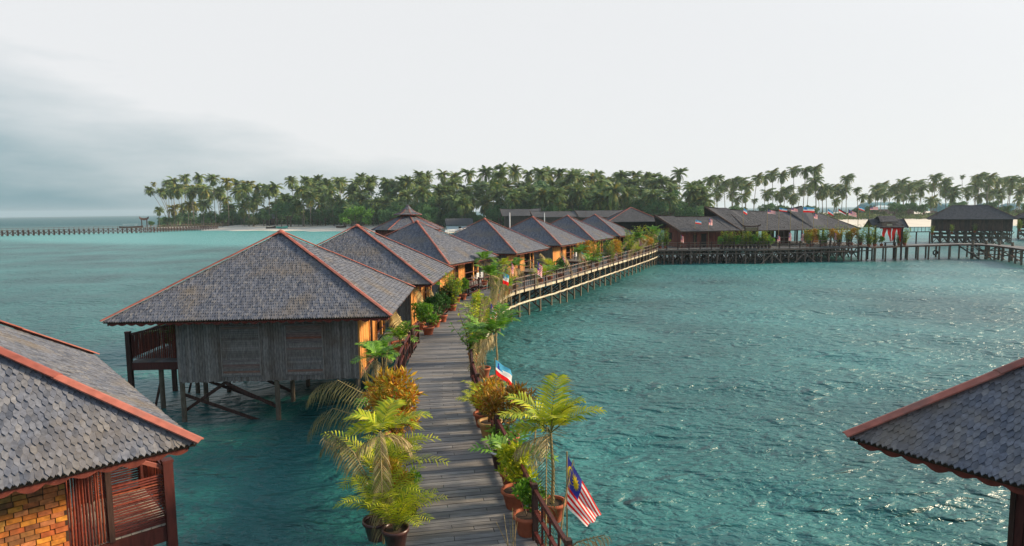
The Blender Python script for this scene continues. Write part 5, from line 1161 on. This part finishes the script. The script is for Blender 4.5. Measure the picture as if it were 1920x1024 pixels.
def understory(name, px0, px1, d0, d1, h0, h1, n, ll, m, label, cat):
    rs = random.Random(5); vs = []; fs = []
    for i in range(n):
        px = rs.uniform(px0, px1); X, Y = ground_pt(px, rs.uniform(d0, d1)); gz = land_z(X, Y); hm = (h0 + (h1 - h0) * (.5 + .5 * math.sin(X * .13) * math.sin(X * .047 + 1))) * (.42 + .58 * min(1, max(0, (X + 125) / 40)) if X < 40 else 1 - .45 * min(1, (X - 40) / 30)); hm *= .6 + .4 * math.sin(X * .55 + 2 * math.sin(X * .21)); z = gz + hm * rs.random() ** .8
        a = Vector((rs.gauss(0, 1), rs.gauss(0, 1), rs.gauss(0, .7))).normalized(); b = a.cross(Vector((rs.gauss(0, 1), rs.gauss(0, 1), rs.gauss(0, 1)))).normalized(); k = ll * rs.uniform(.5, 1.2); p = Vector((X, Y, z)); o = len(vs)
        b = b * .16 if i % 2 else b * .28
        vs += [p - a * k * .5, p + b * k, p + a * k * .5, p - b * k]; fs.append((o, o + 1, o + 2, o + 3))
    mb = MB(); mb.add(vs, fs, m); tag(mb.build(name), label, cat, kind='stuff')
understory('jungle_undergrowth', 300, 1330, 26, 70, 9, 19, 62000, 2.1, 'palm_under', 'dense dark undergrowth filling the jungle between the trunks', 'undergrowth')
understory('shore_scrub', 1240, 1990, 55, 120, 2.5, 6.0, 26000, 1.1, 'scrub', 'low green scrub covering the right hand shore', 'scrub')
# huts, sheds, jetty on shore
def gable_hut(name, label, x, y, z, w_, d, ez, rzv, m, wall, rz=0):
    h = thing(name, label, 'hut' if w_ < 20 else 'shed', (x, y, z), rz); r_ = MB()
    for s_ in (-1, 1): r_.add([(-w_ / 2, s_ * d / 2, ez), (w_ / 2, s_ * d / 2, ez), (w_ / 2, 0, rzv), (-w_ / 2, 0, rzv), (-w_ / 2, s_ * d / 2, ez - .15), (w_ / 2, s_ * d / 2, ez - .15), (w_ / 2, 0, rzv - .15), (-w_ / 2, 0, rzv - .15)], [(0, 1, 2, 3), (7, 6, 5, 4), (0, 4, 5, 1), (1, 5, 6, 2), (3, 7, 4, 0)], m)
    n = int(w_ / 1.2)
    for i in range(n): 
        for s_ in (-1, 1): r_.beam((-w_ / 2 + (i + .5) * w_ / n, s_ * d / 2, ez + .04), (-w_ / 2 + (i + .5) * w_ / n, 0, rzv + .04), .08, .06, m)
    r_.build('roof', h); q = MB(); q.box((0, 0, ez / 2 - .2), (w_ - 1, d - 1, ez - .3), wall); q.box((0, -d / 2 + .45, ez * .45), (1.0, .06, ez * .6), 'dark'); q.build('wall', h)
for px, py, dp, w_, d, ez, rzv, m, wl_, lb in [(862, 415, 6, 11, 6, 2.4, 5.0, 'shingle_far', 'white', 'dark roofed beach hut with white walls among the trees, centre'), (510, 415, 21, 5, 4, 3.6, 5.6, 'tin', 'wall_brown', 'small grey tin roofed hut among the jungle trees, left')]:
    X, Y = ground_pt(px, dp); gable_hut('beach_hut', lb, X, Y, land_z(X, Y), w_, d, ez, rzv, m, wl_, .2)
for px0, px1, lb in [(1608, 1706, 'long shed with curved teal roof beyond the gap in the palms'), (1752, 1802, 'teal roofed shed seen above the left end of the stilt house roof'), (1876, 1960, 'teal roofed shed at the far right edge'), (1836, 1872, 'small teal roofed shed above the stilt house ridge')]:
    Y = 400.0; a = atY(px0, 382, Y); b = atY(px1, 382, Y); zt = a.z + .2 if px0 > 1650 else a.z + .8; h = thing('shed', lb, 'shed', ((a.x + b.x) / 2, Y, land_z((a.x + b.x) / 2, Y))); W_ = (b.x - a.x) / 2; z0 = h.location.z; r_ = MB(); n = 8
    prof = [(-W_, zt - 4.2 - z0), (-W_ * .75, zt - 1.1 - z0), (-W_ * .5, zt - z0), (W_ * .5, zt - z0), (W_ * .75, zt - 1.2 - z0), (W_, zt - 3.8 - z0)]
    for (xa, za), (xb, zb) in zip(prof, prof[1:]):
        for k in range(6):
            y0, y1 = -7 + k * 2.0, -7 + k * 2.0 + 1.96; s0, s1 = -.05 * (6 - k) ** 2 * .4, -.05 * (5 - k) ** 2 * .4
            r_.add([(xa, y0, za + s0 * 3), (xb, y0, zb + s0 * 3), (xb, y1, zb + s1 * 3), (xa, y1, za + s1 * 3)], [(0, 1, 2, 3)], 'teal_roof')
    r_.build('roof', h); q = MB(); q.box((0, -.5, (zt - 4.5 - z0) / 2), (W_ * 2 - 2, 11, zt - 4.5 - z0), 'wall_brown'); q.build('wall', h)
JW = thing('white_jetty', 'white railed jetty in the shallows between the third and fourth bungalow roofs', 'jetty', (0, 0, 0)); a = at(835, 437, .8); b = at(890, 431, .8); d_ = MB(); d_.beam(a, b, 1.6, .14, 'plank_light'); d_.build('deck', JW)
for s_ in (-.8, .8):
    q = MB()
    for zz in (.5, .9): q.beam(a + Vector((0, s_, zz)), b + Vector((0, s_, zz)), .08, .09, 'white')
    for i in range(22): c = a + (b - a) * (i / 21); q.beam(c + Vector((0, s_, 0)), c + Vector((0, s_, .95)), .12, .12, 'white')
    q.build('railing', JW)
for i in range(9): q = MB(); c = a + (b - a) * (i / 8); q.tube([(c.x, c.y, -1.5), (c.x, c.y, .8)], .12, 'pile', 6); q.build('pile', JW)


# ------------------------------------------------------------------ haze
hz = MB(); hz.box((0, 0, 21.5), (11600, 11600, 49), 'dark'); ho = hz.build('haze'); tag(ho, 'thin pale sea haze over the bay', 'haze', kind='stuff')
hm = bpy.data.materials.new('haze'); hm.use_nodes = True; t = hm.node_tree; t.nodes.clear(); ou = t.nodes.new('ShaderNodeOutputMaterial'); pv = t.nodes.new('ShaderNodeVolumePrincipled'); pv.inputs['Color'].default_value = (.72, .90, 1, 1); pv.inputs['Density'].default_value = .00018; pv.inputs['Anisotropy'].default_value = .2
t.links.new(pv.outputs[0], ou.inputs['Volume']); ho.data.materials.clear(); ho.data.materials.append(hm)
